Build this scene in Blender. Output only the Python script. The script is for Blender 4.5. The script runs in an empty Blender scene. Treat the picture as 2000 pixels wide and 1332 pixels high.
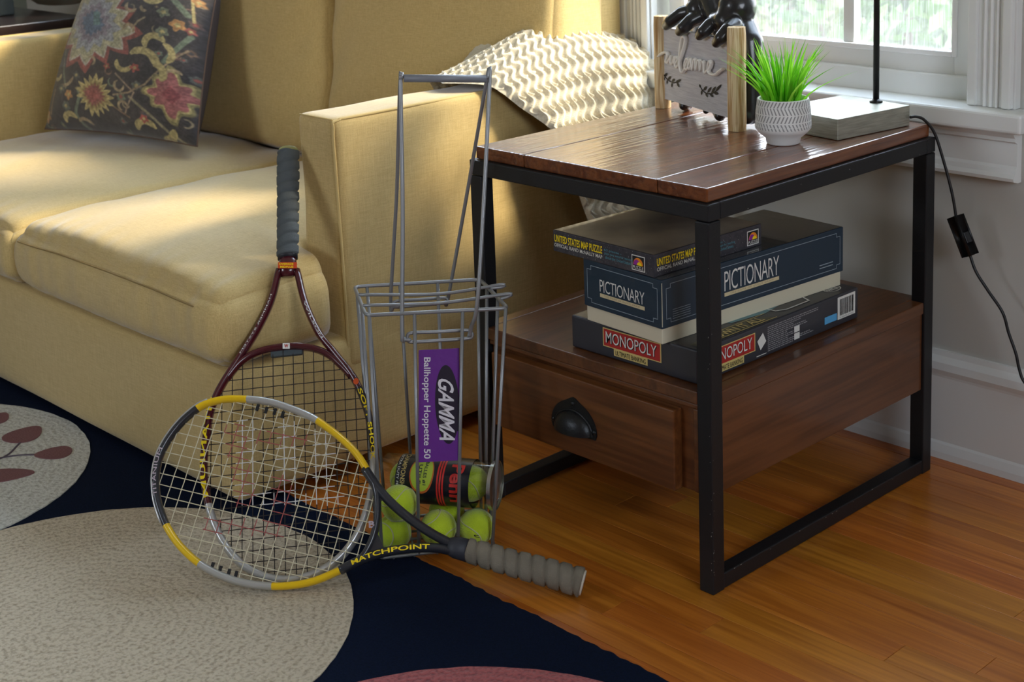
import bpy, bmesh, math, random
from mathutils import Vector, Matrix, noise
random.seed(7)
V = Vector
S = bpy.context.scene
COL = S.collection
PI = math.pi

# ------------------------------------------------------------------ camera
CAM = V((1.3335, -1.6178, 1.1280))
YAW, PITCH, ROLL = -0.8000, 0.1825, -0.0330
FPX, CX, CY = 2949.53, 1059.39, 218.04
_f = V((math.sin(YAW) * math.cos(PITCH), math.cos(YAW) * math.cos(PITCH), -math.sin(PITCH)))
_r0 = V((math.cos(YAW), -math.sin(YAW), 0)); _u0 = _r0.cross(_f)
_r = math.cos(ROLL) * _r0 + math.sin(ROLL) * _u0
_u = -math.sin(ROLL) * _r0 + math.cos(ROLL) * _u0
cd = bpy.data.cameras.new('camera'); cam = bpy.data.objects.new('camera', cd); COL.objects.link(cam)
M = Matrix((_r, _u, -_f)).transposed().to_4x4(); M.translation = CAM; cam.matrix_world = M
cd.sensor_fit = 'HORIZONTAL'; cd.sensor_width = 36; cd.lens = FPX / 2000 * 36
cd.shift_x = (1000 - CX) / 2000; cd.shift_y = -(666 - CY) / 2000
cd.clip_start = .05; cd.clip_end = 200
cd.dof.use_dof = True; cd.dof.focus_distance = 2.35; cd.dof.aperture_fstop = 9.0
S.camera = cam

# ------------------------------------------------------------------ world, sun, exposure
W = bpy.data.worlds.new('sky'); S.world = W; W.use_nodes = True
nt = W.node_tree; nt.nodes.clear()
wo = nt.nodes.new('ShaderNodeOutputWorld'); wb = nt.nodes.new('ShaderNodeBackground')
tc = nt.nodes.new('ShaderNodeTexCoord'); sx = nt.nodes.new('ShaderNodeSeparateXYZ'); cr = nt.nodes.new('ShaderNodeValToRGB')
nt.links.new(tc.outputs['Generated'], sx.inputs[0]); nt.links.new(sx.outputs['Z'], cr.inputs[0])
cr.color_ramp.elements[0].position = 0.0; cr.color_ramp.elements[0].color = (.92, .95, 1, 1)
cr.color_ramp.elements[1].position = .8; cr.color_ramp.elements[1].color = (.62, .78, 1, 1)
nt.links.new(cr.outputs[0], wb.inputs[0]); wb.inputs[1].default_value = 8.6
nt.links.new(wb.outputs[0], wo.inputs[0])
sd = bpy.data.lights.new('sun', 'SUN'); sun = bpy.data.objects.new('sun', sd); COL.objects.link(sun)
sd.energy = 8.0; sd.angle = math.radians(10); sd.color = (1, .86, .62)
sun.rotation_euler = V((-.60, -.66, -.62)).to_track_quat('-Z', 'Y').to_euler()
S.view_settings.view_transform = 'Standard'; S.view_settings.look = 'None'
S.view_settings.exposure = 0.15; S.view_settings.gamma = 1.0; S.view_settings.use_curve_mapping = False

def portal(loc, rot, sx_, sy_):
    l = bpy.data.lights.new('window_portal', 'AREA'); l.shape = 'RECTANGLE'; l.size = sx_; l.size_y = sy_
    l.cycles.is_portal = True
    o = bpy.data.objects.new('window_portal', l); COL.objects.link(o); o.location = loc; o.rotation_euler = rot
portal((-.33, .80, 1.42), (-PI / 2, 0, 0), .68, 1.4)
portal((-1.58, .80, 1.57), (-PI / 2, 0, 0), 1.4, 1.35)
portal((3.1, -1.2, 1.5), (0, PI / 2, 0), 1.4, 1.6)
portal((-1.3, -4.0, 1.5), (PI / 2, 0, 0), 1.0, 1.4)  # portal for the added opening in the front wall

# ------------------------------------------------------------------ helpers
def ray(u, v): return _f + _r * ((u - CX) / FPX) - _u * ((v - CY) / FPX)
def hit(u, v, ax, val):
    d = ray(u, v); return CAM + d * ((val - CAM[ax]) / d[ax])
def PX(u, v, x): return hit(u, v, 0, x)
def PY(u, v, y): return hit(u, v, 1, y)
def PZ(u, v, z): return hit(u, v, 2, z)
def PP(u, v, p0, n):
    d = ray(u, v); return CAM + d * ((p0 - CAM).dot(n) / d.dot(n))

MATS = {}
def srgb(c):
    return tuple((x / 255 / 12.92 if x / 255 <= .04045 else ((x / 255 + .055) / 1.055) ** 2.4) for x in c)
def mat(name, rgb, rough=.6, metal=0, coat=0, sheen=0, trans=0, spec=.5, ior=1.5, bump=None, var=None, alpha=None, sub=0):
    """rgb sRGB 0-255; var=(rgb2, scale, (sx,sy,sz)) noise colour variation; bump=(scale, strength, (sx,sy,sz))"""
    if name in MATS: return MATS[name]
    m = bpy.data.materials.new(name); m.use_nodes = True; MATS[name] = m
    t = m.node_tree; b = t.nodes['Principled BSDF']
    c = srgb(rgb) + (1,)
    b.inputs['Base Color'].default_value = c; b.inputs['Roughness'].default_value = rough
    b.inputs['Metallic'].default_value = metal; b.inputs['Coat Weight'].default_value = coat
    b.inputs['Sheen Weight'].default_value = sheen; b.inputs['Transmission Weight'].default_value = trans
    b.inputs['IOR'].default_value = ior; b.inputs['Specular IOR Level'].default_value = spec
    if sub: b.inputs['Subsurface Weight'].default_value = sub; b.inputs['Subsurface Radius'].default_value = (.01, .01, .005)
    tcn = t.nodes.new('ShaderNodeTexCoord')
    def ns(scale, s3, detail=5):
        mp = t.nodes.new('ShaderNodeMapping'); mp.inputs['Scale'].default_value = s3
        t.links.new(tcn.outputs['Object'], mp.inputs[0])
        n = t.nodes.new('ShaderNodeTexNoise'); n.inputs['Scale'].default_value = scale; n.inputs['Detail'].default_value = detail
        t.links.new(mp.outputs[0], n.inputs['Vector']); return n
    if var:
        n = ns(var[1], var[2]); r = t.nodes.new('ShaderNodeValToRGB')
        r.color_ramp.elements[0].position = .32; r.color_ramp.elements[0].color = c
        r.color_ramp.elements[1].position = .68; r.color_ramp.elements[1].color = srgb(var[0]) + (1,)
        t.links.new(n.outputs[0], r.inputs[0]); t.links.new(r.outputs[0], b.inputs['Base Color'])
    if bump:
        n = ns(bump[0], bump[2]); bp = t.nodes.new('ShaderNodeBump'); bp.inputs['Strength'].default_value = bump[1]
        bp.inputs['Distance'].default_value = .002
        t.links.new(n.outputs[0], bp.inputs['Height']); t.links.new(bp.outputs[0], b.inputs['Normal'])
    return m

def fabric_mat(name, rgb, rgb2, scale=1.0, sheen=.25, bstr=.35):
    m = mat(name, rgb, .85, sheen=sheen); t = m.node_tree; b = t.nodes['Principled BSDF']
    b.inputs['Sheen Roughness'].default_value = .4; b.inputs['Sheen Tint'].default_value = (.85, .9, 1, 1)
    tcn = t.nodes['Texture Coordinate']
    outs = []
    for s3 in ((900, 900, 60), (60, 900, 900), (900, 60, 900)):
        mp = t.nodes.new('ShaderNodeMapping'); mp.inputs['Scale'].default_value = tuple(x * scale for x in s3)
        n = t.nodes.new('ShaderNodeTexNoise'); n.inputs['Scale'].default_value = .6; n.inputs['Detail'].default_value = 2
        t.links.new(tcn.outputs['Object'], mp.inputs[0]); t.links.new(mp.outputs[0], n.inputs['Vector']); outs.append(n)
    a = t.nodes.new('ShaderNodeMath'); a.operation = 'ADD'; t.links.new(outs[0].outputs[0], a.inputs[0]); t.links.new(outs[1].outputs[0], a.inputs[1])
    a2 = t.nodes.new('ShaderNodeMath'); a2.operation = 'ADD'; t.links.new(a.outputs[0], a2.inputs[0]); t.links.new(outs[2].outputs[0], a2.inputs[1])
    a3 = t.nodes.new('ShaderNodeMath'); a3.operation = 'MULTIPLY'; a3.inputs[1].default_value = .333; t.links.new(a2.outputs[0], a3.inputs[0])
    r = t.nodes.new('ShaderNodeValToRGB'); r.color_ramp.elements[0].position = .36; r.color_ramp.elements[1].position = .64
    r.color_ramp.elements[0].color = srgb(rgb2) + (1,); r.color_ramp.elements[1].color = srgb(rgb) + (1,)
    t.links.new(a3.outputs[0], r.inputs[0]); t.links.new(r.outputs[0], b.inputs['Base Color'])
    bp = t.nodes.new('ShaderNodeBump'); bp.inputs['Strength'].default_value = bstr; bp.inputs['Distance'].default_value = .001
    t.links.new(a3.outputs[0], bp.inputs['Height']); t.links.new(bp.outputs[0], b.inputs['Normal'])
    return m

def wood_mat(name, rgb, rgb2, axis=1, scale=1.0, rough=.4, coat=0, bstr=.3, perobj=0.0, rings=6.0):
    m = mat(name, rgb, rough, coat=coat); t = m.node_tree; b = t.nodes['Principled BSDF']; tcn = t.nodes['Texture Coordinate']
    b.inputs['Coat Roughness'].default_value = .12
    oi = t.nodes.new('ShaderNodeObjectInfo')
    ad = t.nodes.new('ShaderNodeVectorMath'); ad.operation = 'MULTIPLY_ADD'
    cmb = t.nodes.new('ShaderNodeCombineXYZ')
    for i in range(3): t.links.new(oi.outputs['Random'], cmb.inputs[i])
    t.links.new(cmb.outputs[0], ad.inputs[0]); ad.inputs[1].default_value = (37, 53, 71); t.links.new(tcn.outputs['Object'], ad.inputs[2])
    def n_(s3, sc, det=4, dist=0):
        mp = t.nodes.new('ShaderNodeMapping'); s = list(s3); mp.inputs['Scale'].default_value = s
        n = t.nodes.new('ShaderNodeTexNoise'); n.inputs['Scale'].default_value = sc; n.inputs['Detail'].default_value = det; n.inputs['Distortion'].default_value = dist
        t.links.new(ad.outputs[0], mp.inputs[0]); t.links.new(mp.outputs[0], n.inputs['Vector']); return n
    long3 = [14, 14, 14]; long3[axis] = 1.0
    fine3 = [60, 60, 60]; fine3[axis] = 2.2
    a = n_(long3, 1.6 * scale, 3, .6); f = n_(fine3, 2.5 * scale, 3)
    # growth rings: sine of the broad noise
    mu = t.nodes.new('ShaderNodeMath'); mu.operation = 'MULTIPLY'; mu.inputs[1].default_value = rings * 6.28; t.links.new(a.outputs[0], mu.inputs[0])
    si = t.nodes.new('ShaderNodeMath'); si.operation = 'SINE'; t.links.new(mu.outputs[0], si.inputs[0])
    mx = t.nodes.new('ShaderNodeMath'); mx.operation = 'MULTIPLY_ADD'; t.links.new(si.outputs[0], mx.inputs[0]); mx.inputs[1].default_value = .16; t.links.new(f.outputs[0], mx.inputs[2])
    r = t.nodes.new('ShaderNodeValToRGB'); r.color_ramp.elements[0].position = .25; r.color_ramp.elements[1].position = .75
    r.color_ramp.elements[0].color = srgb(rgb2) + (1,); r.color_ramp.elements[1].color = srgb(rgb) + (1,)
    t.links.new(mx.outputs[0], r.inputs[0])
    out = r.outputs[0]
    if perobj:
        hs = t.nodes.new('ShaderNodeHueSaturation')
        mr = t.nodes.new('ShaderNodeMapRange'); mr.inputs['To Min'].default_value = 1 - perobj; mr.inputs['To Max'].default_value = 1 + perobj
        t.links.new(oi.outputs['Random'], mr.inputs[0]); t.links.new(mr.outputs[0], hs.inputs['Value'])
        m2 = t.nodes.new('ShaderNodeMapRange'); m2.inputs['To Min'].default_value = .488; m2.inputs['To Max'].default_value = .508
        w = t.nodes.new('ShaderNodeMath'); w.operation = 'FRACT'; w2 = t.nodes.new('ShaderNodeMath'); w2.operation = 'MULTIPLY'; w2.inputs[1].default_value = 7.31
        t.links.new(oi.outputs['Random'], w2.inputs[0]); t.links.new(w2.outputs[0], w.inputs[0]); t.links.new(w.outputs[0], m2.inputs[0]); t.links.new(m2.outputs[0], hs.inputs['Hue'])
        t.links.new(out, hs.inputs['Color']); out = hs.outputs[0]
    t.links.new(out, b.inputs['Base Color'])
    bp = t.nodes.new('ShaderNodeBump'); bp.inputs['Strength'].default_value = bstr; bp.inputs['Distance'].default_value = .0008
    t.links.new(mx.outputs[0], bp.inputs['Height']); t.links.new(bp.outputs[0], b.inputs['Normal'])
    if coat: t.links.new(bp.outputs[0], b.inputs['Coat Normal'])
    return m

def obj(name, bm, m=None, parent=None, smooth=False, label=None):
    if isinstance(bm, bmesh.types.BMesh):
        bmesh.ops.recalc_face_normals(bm, faces=bm.faces)
        me = bpy.data.meshes.new(name); bm.to_mesh(me); bm.free()
    else: me = bm
    for mm in (m if isinstance(m, (list, tuple)) else [m]):
        if mm: me.materials.append(mm)
    if smooth:
        for p in me.polygons: p.use_smooth = True
    o = bpy.data.objects.new(name, me); COL.objects.link(o)
    if parent: o.parent = parent; o.matrix_parent_inverse = parent.matrix_world.inverted()
    if label: o['label'] = label
    return o
def sharp(o, ang=40):
    me = o.data
    for p in me.polygons: p.use_smooth = True
    me.set_sharp_from_angle(angle=math.radians(ang)); return o
def thing(name, label, cat, loc=(0, 0, 0), group=None):
    o = bpy.data.objects.new(name, None); COL.objects.link(o); o.location = loc; o.empty_display_size = .05
    o.matrix_world = Matrix.Translation(loc)
    o['label'] = label; o['category'] = cat
    if group: o['group'] = group
    return o
def tag(o, label, cat, group=None):
    o['label'] = label; o['category'] = cat
    if group: o['group'] = group
    return o
def struct(name, bm=None, m=None, parent=None):
    if bm is None:
        o = bpy.data.objects.new(name, None); COL.objects.link(o)
    else: o = obj(name, bm, m, parent)
    o['kind'] = 'structure'; return o

def box(bm, a, b, bev=0, mi=0, seg=2):
    a = V(a); b = V(b); lo = V(map(min, a, b)); hi = V(map(max, a, b))
    r = bmesh.ops.create_cube(bm, size=1); vs = r['verts']
    for v in vs: v.co = V(((lo[i] + hi[i]) / 2 + v.co[i] * (hi[i] - lo[i])) for i in range(3))
    fs = set(f for v in vs for f in v.link_faces)
    for f in fs: f.material_index = mi
    if bev:
        es = list(set(e for v in vs for e in v.link_edges))
        bmesh.ops.bevel(bm, geom=es, offset=bev, segments=seg, profile=.5, affect='EDGES', material=mi)
    return bm
def nb(): return bmesh.new()
def qbox(a, b, bev=0): return box(nb(), a, b, bev)
def obox(bm, c, ax, ay, az, hx, hy, hz, bev=0, mi=0):
    """box oriented by unit axes"""
    r = bmesh.ops.create_cube(bm, size=2); vs = r['verts']
    for v in vs: v.co = V(c) + ax * (v.co.x * hx) + ay * (v.co.y * hy) + az * (v.co.z * hz)
    for f in set(f for v in vs for f in v.link_faces): f.material_index = mi
    if bev:
        es = list(set(e for v in vs for e in v.link_edges))
        bmesh.ops.bevel(bm, geom=es, offset=bev, segments=2, profile=.5, affect='EDGES', material=mi)
    return bm
def ring_loft(bm, rings, closed=False, caps=True, mi=0):
    R = [[bm.verts.new(p) for p in r] for r in rings]; n = len(R[0]); k = len(R)
    for i in range(k if closed else k - 1):
        A = R[i]; B = R[(i + 1) % k]
        for j in range(n):
            f = bm.faces.new((A[j], A[(j + 1) % n], B[(j + 1) % n], B[j])); f.material_index = mi
    if caps and not closed:
        for r in (R[0][::-1], R[-1]):
            f = bm.faces.new(r); f.material_index = mi
    return bm
def smooth_path(pts, n=8, closed=False):
    """Catmull-Rom through points"""
    P = [V(p) for p in pts]; out = []; L = len(P)
    rng = range(L) if closed else range(L - 1)
    for i in rng:
        p0 = P[(i - 1) % L] if closed or i > 0 else P[0] * 2 - P[1]
        p1 = P[i]; p2 = P[(i + 1) % L]
        p3 = P[(i + 2) % L] if closed or i + 2 < L else P[-1] * 2 - P[-2]
        for k in range(n):
            t = k / n; t2 = t * t; t3 = t2 * t
            out.append(.5 * ((2 * p1) + (p2 - p0) * t + (2 * p0 - 5 * p1 + 4 * p2 - p3) * t2 + (3 * p1 - p0 - 3 * p2 + p3) * t3))
    if not closed: out.append(P[-1])
    return out
def tube(bm, pts, r, seg=8, closed=False, mi=0, up=None, ry=None, caps=True):
    """sweep an ellipse (r across, ry along 'up') on a polyline; r may be a list"""
    P = [V(p) for p in pts]; n = len(P); rings = []
    up0 = V(up) if up is not None else None; prevN = None
    for i in range(n):
        a = P[(i - 1) % n] if closed or i > 0 else P[i]; b = P[(i + 1) % n] if closed or i < n - 1 else P[i]
        t = (b - a).normalized()
        if up0 is not None: N = (up0 - t * up0.dot(t)).normalized()
        else:
            if prevN is None:
                h = V((0, 0, 1)) if abs(t.z) < .9 else V((1, 0, 0)); N = (h - t * h.dot(t)).normalized()
            else: N = (prevN - t * prevN.dot(t)).normalized()
            prevN = N
        B = t.cross(N); rr = r[i] if isinstance(r, (list, tuple)) else r
        r2 = (ry[i] if isinstance(ry, (list, tuple)) else ry) if ry is not None else rr
        rings.append([P[i] + B * (math.cos(2 * PI * j / seg) * rr) + N * (math.sin(2 * PI * j / seg) * r2) for j in range(seg)])
    return ring_loft(bm, rings, closed, caps, mi)
def lathe(bm, prof, seg=40, c=(0, 0, 0), mi=0):
    c = V(c); rings = [[c + V((r * math.cos(2 * PI * j / seg), r * math.sin(2 * PI * j / seg), z)) for j in range(seg)] for r, z in prof]
    return ring_loft(bm, rings, False, True, mi)
def rbox(lo, hi, r, n=(24, 24, 12), crown=0, warp=None, puff=0):
    """rounded cushion-like box surface with optional crown; warp(p,q) edits the point (q in -1..1)"""
    lo = V(lo); hi = V(hi); c = (lo + hi) / 2; h = (hi - lo) / 2; bm = nb()
    vd = {}
    def vert(q):
        k = tuple(round(x, 5) for x in q)
        if k in vd: return vd[k]
        p = V((q[0] * h.x, q[1] * h.y, q[2] * h.z))
        inn = V([max(-(h[i] - r), min(h[i] - r, p[i])) for i in range(3)])
        d = p - inn
        if d.length > 1e-9: p = inn + d.normalized() * r * (1 if max(abs(d.x), abs(d.y), abs(d.z)) > 0 else 0)
        fx = 1 - q[0] ** 2; fy = 1 - q[1] ** 2; fz = 1 - q[2] ** 2
        p.z += math.copysign(1, q[2]) * abs(q[2]) * crown * (fx ** .5 if fx > 0 else 0) * (fy ** .5 if fy > 0 else 0) * (1 if q[2] > 0 else .0)
        if puff:
            p.x += q[0] * puff * fz; p.y += q[1] * puff * fz
        p = p + c
        if warp: p = warp(p, q)
        v = bm.verts.new(p); vd[k] = v; return v
    def mp(t): return math.copysign(abs(t), t)
    # denser samples near the borders
    def sam(k): return [math.sin((-1 + 2 * i / k) * PI / 2) for i in range(k + 1)]
    for ax in range(3):
        a1, a2 = [i for i in range(3) if i != ax]
        s1 = sam(n[a1]); s2 = sam(n[a2])
        for sgn in (-1, 1):
            g = [[None] * len(s2) for _ in s1]
            for i, x in enumerate(s1):
                for j, y in enumerate(s2):
                    q = [0, 0, 0]; q[ax] = sgn; q[a1] = x; q[a2] = y; g[i][j] = vert(q)
            for i in range(len(s1) - 1):
                for j in range(len(s2) - 1):
                    f = [g[i][j], g[i + 1][j], g[i + 1][j + 1], g[i][j + 1]]
                    if len(set(f)) == 4:
                        try: bm.faces.new(f)
                        except ValueError: pass
    return bm
def grid_surf(bm, fn, nu, nv, mi=0):
    g = [[bm.verts.new(fn(i / nu, j / nv)) for j in range(nv + 1)] for i in range(nu + 1)]
    for i in range(nu):
        for j in range(nv):
            f = bm.faces.new((g[i][j], g[i + 1][j], g[i + 1][j + 1], g[i][j + 1])); f.material_index = mi
    return bm
def poly_plate(bm, pts, nrm, th, mi=0):
    """thin extruded polygon"""
    a = [bm.verts.new(V(p)) for p in pts]; b = [bm.verts.new(V(p) + nrm * th) for p in pts]; n = len(a)
    for f in (a[::-1], b): bm.faces.new(f).material_index = mi
    for i in range(n): bm.faces.new((a[i], a[(i + 1) % n], b[(i + 1) % n], b[i])).material_index = mi
    return bm
_tc = {}
def text_mesh(body, bold=0, shear=0, spacing=1.0):
    k = (body, bold, shear, spacing)
    if k in _tc: return _tc[k]
    cu = bpy.data.curves.new('t', 'FONT'); cu.body = body; cu.size = 1; cu.offset = bold; cu.shear = shear; cu.space_character = spacing
    cu.resolution_u = 3
    o = bpy.data.objects.new('t', cu); COL.objects.link(o)
    dg = bpy.context.evaluated_depsgraph_get(); me = bpy.data.meshes.new_from_object(o.evaluated_get(dg))
    vs = [v.co.copy() for v in me.vertices]; fs = [tuple(p.vertices) for p in me.polygons]
    bpy.data.objects.remove(o); bpy.data.curves.remove(cu); bpy.data.meshes.remove(me)
    x0 = min(v.x for v in vs); x1 = max(v.x for v in vs); y0 = min(v.y for v in vs); y1 = max(v.y for v in vs)
    out = ([((v.x - x0) / (x1 - x0), (v.y - y0) / (y1 - y0)) for v in vs], fs); _tc[k] = out; return out
def text_fn(bm, body, fn, bold=0, shear=0, mi=0, spacing=1.0):
    vs, fs = text_mesh(body, bold, shear, spacing); B = [bm.verts.new(fn(x, y)) for x, y in vs]
    for f in fs:
        try: bm.faces.new([B[i] for i in f]).material_index = mi
        except ValueError: pass
    return bm
def quadfn(bl, br, tl, n, off=.0006):
    bl = V(bl); ex = V(br) - bl; ey = V(tl) - bl; n = V(n)
    return lambda x, y: bl + ex * x + ey * y + n * off
def flat(name, m, parent, bm): # lettering etc: single sided print, no normal recalculation trouble
    return obj(name, bm, m, parent)
def blob(caps, voxel, smooth=6):
    """one continuous surface around tapered capsules [(p0,r0,p1,r1)]"""
    bm = nb()
    for p0, r0, p1, r1 in caps:
        p0 = V(p0); p1 = V(p1)
        for p, r in ((p0, r0), (p1, r1)):
            q = bmesh.ops.create_icosphere(bm, subdivisions=3, radius=r)
            for v in q['verts']: v.co += p
        if (p1 - p0).length > 1e-5: tube(bm, [p0, p1], [r0, r1], 20)
    me = bpy.data.meshes.new('b'); bm.to_mesh(me); bm.free()
    o = bpy.data.objects.new('b', me); COL.objects.link(o)
    md = o.modifiers.new('r', 'REMESH'); md.mode = 'VOXEL'; md.voxel_size = voxel
    ms = o.modifiers.new('s', 'SMOOTH'); ms.factor = .5; ms.iterations = smooth
    dg = bpy.context.evaluated_depsgraph_get(); out = bpy.data.meshes.new_from_object(o.evaluated_get(dg))
    bpy.data.objects.remove(o); bpy.data.meshes.remove(me); return out

# ------------------------------------------------------------------ room
m_wall = mat('wall_paint', (196, 196, 190), .55, bump=(60, .12, (1, 1, 1)))
m_trim = mat('trim_paint', (226, 228, 226), .35, bump=(25, .15, (1, 1, 1)))
m_grey = mat('grey_wall_paint', (150, 158, 148), .6)
m_ceil = mat('ceiling_paint', (190, 186, 178), .8); m_far = mat('room_paint', (128, 128, 120), .7)
m_oak = wood_mat('oak_floor', (206, 130, 44), (170, 98, 28), axis=0, rough=.34, coat=.2, bstr=.08, perobj=.13, rings=2)
m_sub = mat('subfloor', (60, 35, 15), .8)
XW0, XW1, YF = -3.5, 3.0, -3.9     # room extents
WY = .679                           # inner face of the window wall
# floor: oak strips as single pieces
floor = struct('floor', qbox((XW0, YF, -.10), (XW1, WY, -.0135)), m_sub)
PW = .0555; rows = []
k0 = math.floor((-1.35 - .0165) / PW)
fr = random.Random(11)
meshes = {}
ends = {0: (.284,), 1: (.392,), 2: (-.32, .6), 4: (.357,), -4: (-.335,)}
for k in range(k0, 13):
    y0 = .0165 + PW * k; y1 = min(y0 + PW, WY)
    if y1 - y0 < .01: continue
    xs = [-1.35]; x = -1.35 + fr.uniform(.2, 1.6)
    if k in ends: cuts = [-1.35] + list(ends[k]) + [1.7]
    else:
        cuts = [-1.35]
        while x < 1.6: cuts.append(x); x += fr.uniform(1.0, 2.0)
        cuts.append(1.7)
    for a, b in zip(cuts, cuts[1:]):
        if b - a < .05: continue
        bm = qbox((a + .0004, y0 + .0005, -.013), (b - .0004, y1 - .0005, 0), .0004)
        obj('plank', bm, m_oak, floor)
# strips beyond the picture: joined
bm = nb()
for (xa, xb, ya, yb) in ((XW0, -1.35, -1.33, WY), (1.7, XW1, -1.33, WY), (XW0, XW1, YF, -1.33)):
    y = yb
    while y > ya + .01:
        box(bm, (xa, max(y - PW, ya) + .0006, -.013), (xb, y - .0006, 0)); y -= PW
o = obj('plank_field', bm, m_oak, floor); o['kind'] = 'stuff'

# window wall with two openings
wx0, wx1, wz0, wz1 = -.690, .025, .6420, 2.12        # window_1 opening
vx0, vx1, vz0, vz1 = -2.30, -.86, .88, 2.25          # window_2 opening (behind the sofa)
T = .16
def wall_holes(bm, x0, x1, z0, z1, holes, y0, y1):
    xs = sorted({x0, x1, *[h[0] for h in holes], *[h[1] for h in holes]}); zs = sorted({z0, z1, *[h[2] for h in holes], *[h[3] for h in holes]})
    for i in range(len(xs) - 1):
        for j in range(len(zs) - 1):
            cx_, cz_ = (xs[i] + xs[i + 1]) / 2, (zs[j] + zs[j + 1]) / 2
            if any(h[0] < cx_ < h[1] and h[2] < cz_ < h[3] for h in holes): continue
            box(bm, (xs[i], y0, zs[j]), (xs[i + 1], y1, zs[j + 1]))
    bmesh.ops.remove_doubles(bm, verts=bm.verts, dist=1e-5)
    return bm
struct('wall_back', wall_holes(nb(), XW0, XW1, 0, 2.6, [(wx0, wx1, wz0, wz1), (vx0, vx1, vz0, vz1)], WY, WY + T), m_wall)
struct('wall_left', qbox((XW0 - .1, YF, 0), (XW0, WY + T, 2.6)), m_grey)
bm = nb()   # right wall with a wide opening for the side windows
for a, b in (((XW1, YF, 0), (XW1 + .1, WY + T, 1.15)), ((XW1, YF, 2.2), (XW1 + .1, WY + T, 2.6)), ((XW1, YF, .8), (XW1 + .1, -2.0, 2.2)), ((XW1, -.4, .8), (XW1 + .1, WY + T, 2.2))): box(bm, a, b)
struct('wall_right', bm, m_far)
bm = nb()  # front wall; its unseen opening is added to brighten the interior
for a, b in (((XW0, YF - .1, 0), (XW1, YF, 1.05)), ((XW0, YF - .1, 2.2), (XW1, YF, 2.6)), ((XW0, YF - .1, .8), (-1.8, YF, 2.2)), ((-.8, YF - .1, .8), (XW1, YF, 2.2))): box(bm, a, b)
struct('wall_front', bm, m_far)
struct('ceiling', qbox((XW0, YF, 2.6), (XW1, WY + T, 2.7)), m_ceil)
# baseboard
bm = nb(); YB = .658
def profile_x(bm, x0, x1, prof):
    """prof: list (y,z) polygon swept along x"""
    A = [bm.verts.new((x0, y, z)) for y, z in prof]; B = [bm.verts.new((x1, y, z)) for y, z in prof]; n = len(A)
    bm.faces.new(A[::-1]); bm.faces.new(B)
    for i in range(n): bm.faces.new((A[i], A[(i + 1) % n], B[(i + 1) % n], B[i]))
    return bm
profile_x(bm, -.8, XW1, [(WY, 0), (WY, .197), (.673, .197), (.671, .188), (.662, .178), (.660, .165), (.664, .155), (.665, .15), (.665, .03), (.662, .026), (.657, .012), (.656, 0)])
bb = struct('baseboard_back', bm, m_trim)
# window_1
win = struct('window_1')
m_glass = bpy.data.materials.new('window_glass'); m_glass.use_nodes = True
t = m_glass.node_tree; t.nodes.clear(); o_ = t.nodes.new('ShaderNodeOutputMaterial'); mx = t.nodes.new('ShaderNodeMixShader')
tr = t.nodes.new('ShaderNodeBsdfTransparent'); gl = t.nodes.new('ShaderNodeBsdfGlossy'); gl.inputs['Roughness'].default_value = .02
mx.inputs[0].default_value = .05; t.links.new(tr.outputs[0], mx.inputs[1]); t.links.new(gl.outputs[0], mx.inputs[2]); t.links.new(mx.outputs[0], o_.inputs[0])
m_screen = bpy.data.materials.new('insect_mesh'); m_screen.use_nodes = True
t = m_screen.node_tree; t.nodes.clear(); o_ = t.nodes.new('ShaderNodeOutputMaterial'); mx = t.nodes.new('ShaderNodeMixShader')
tr = t.nodes.new('ShaderNodeBsdfTransparent'); tl = t.nodes.new('ShaderNodeBsdfTranslucent'); tl.inputs[0].default_value = (.8, .82, .85, 1)
tcn = t.nodes.new('ShaderNodeTexCoord'); mp = t.nodes.new('ShaderNodeMapping'); mp.inputs['Scale'].default_value = (400, 1, 25)
nn = t.nodes.new('ShaderNodeTexNoise'); nn.inputs['Scale'].default_value = 1.0
t.links.new(tcn.outputs['Object'], mp.inputs[0]); t.links.new(mp.outputs[0], nn.inputs['Vector'])
mrg = t.nodes.new('ShaderNodeMapRange'); mrg.inputs['To Min'].default_value = .04; mrg.inputs['To Max'].default_value = .10; mrg.inputs['From Min'].default_value = .3; mrg.inputs['From Max'].default_value = .7
t.links.new(nn.outputs[0], mrg.inputs[0]); t.links.new(mrg.outputs[0], mx.inputs[0])
t.links.new(tr.outputs[0], mx.inputs[1]); t.links.new(tl.outputs[0], mx.inputs[2]); t.links.new(mx.outputs[0], o_.inputs[0])
# sash (recessed) in frame
SY = .705
def framebox(bm, x0, x1, z0, z1, w, y0, y1, wl=None, wr=None, wt=None, wb_=None, bev=.002):
    wl = wl or w; wr = wr or w; wt = wt or w; wb_ = wb_ or w
    box(bm, (x0, y0, z0), (x0 + wl, y1, z1), bev); box(bm, (x1 - wr, y0, z0), (x1, y1, z1), bev)
    box(bm, (x0 + wl, y0, z0), (x1 - wr, y1, z0 + wb_), bev); box(bm, (x0 + wl, y0, z1 - wt), (x1 - wr, y1, z1), bev)
    return bm
sash = obj('sash', framebox(nb(), wx0 + .012, wx1 - .012, wz0 + .045, wz1 - .02, .04, SY, SY + .035), m_trim, win)
obj('sill_stop', qbox((wx0, SY - .012, wz0), (wx1, SY + .05, wz0 + .049), .003), m_trim, win)
obj('glazing_bead', framebox(nb(), wx0 + .046, wx1 - .046, wz0 + .079, wz1 - .054, .010, SY - .004, SY + .01), mat('bright_bead', (238, 240, 240), .25), win)
for zc in (1.42,): obj('meeting_rail', qbox((wx0 + .05, SY + .004, zc), (wx1 - .05, SY + .03, zc + .035), .002), m_trim, win)
obj('muntin', qbox((-.262, SY + .008, wz0 + .085), (-.238, SY + .028, wz1 - .06), .002), m_trim, win)
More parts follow.
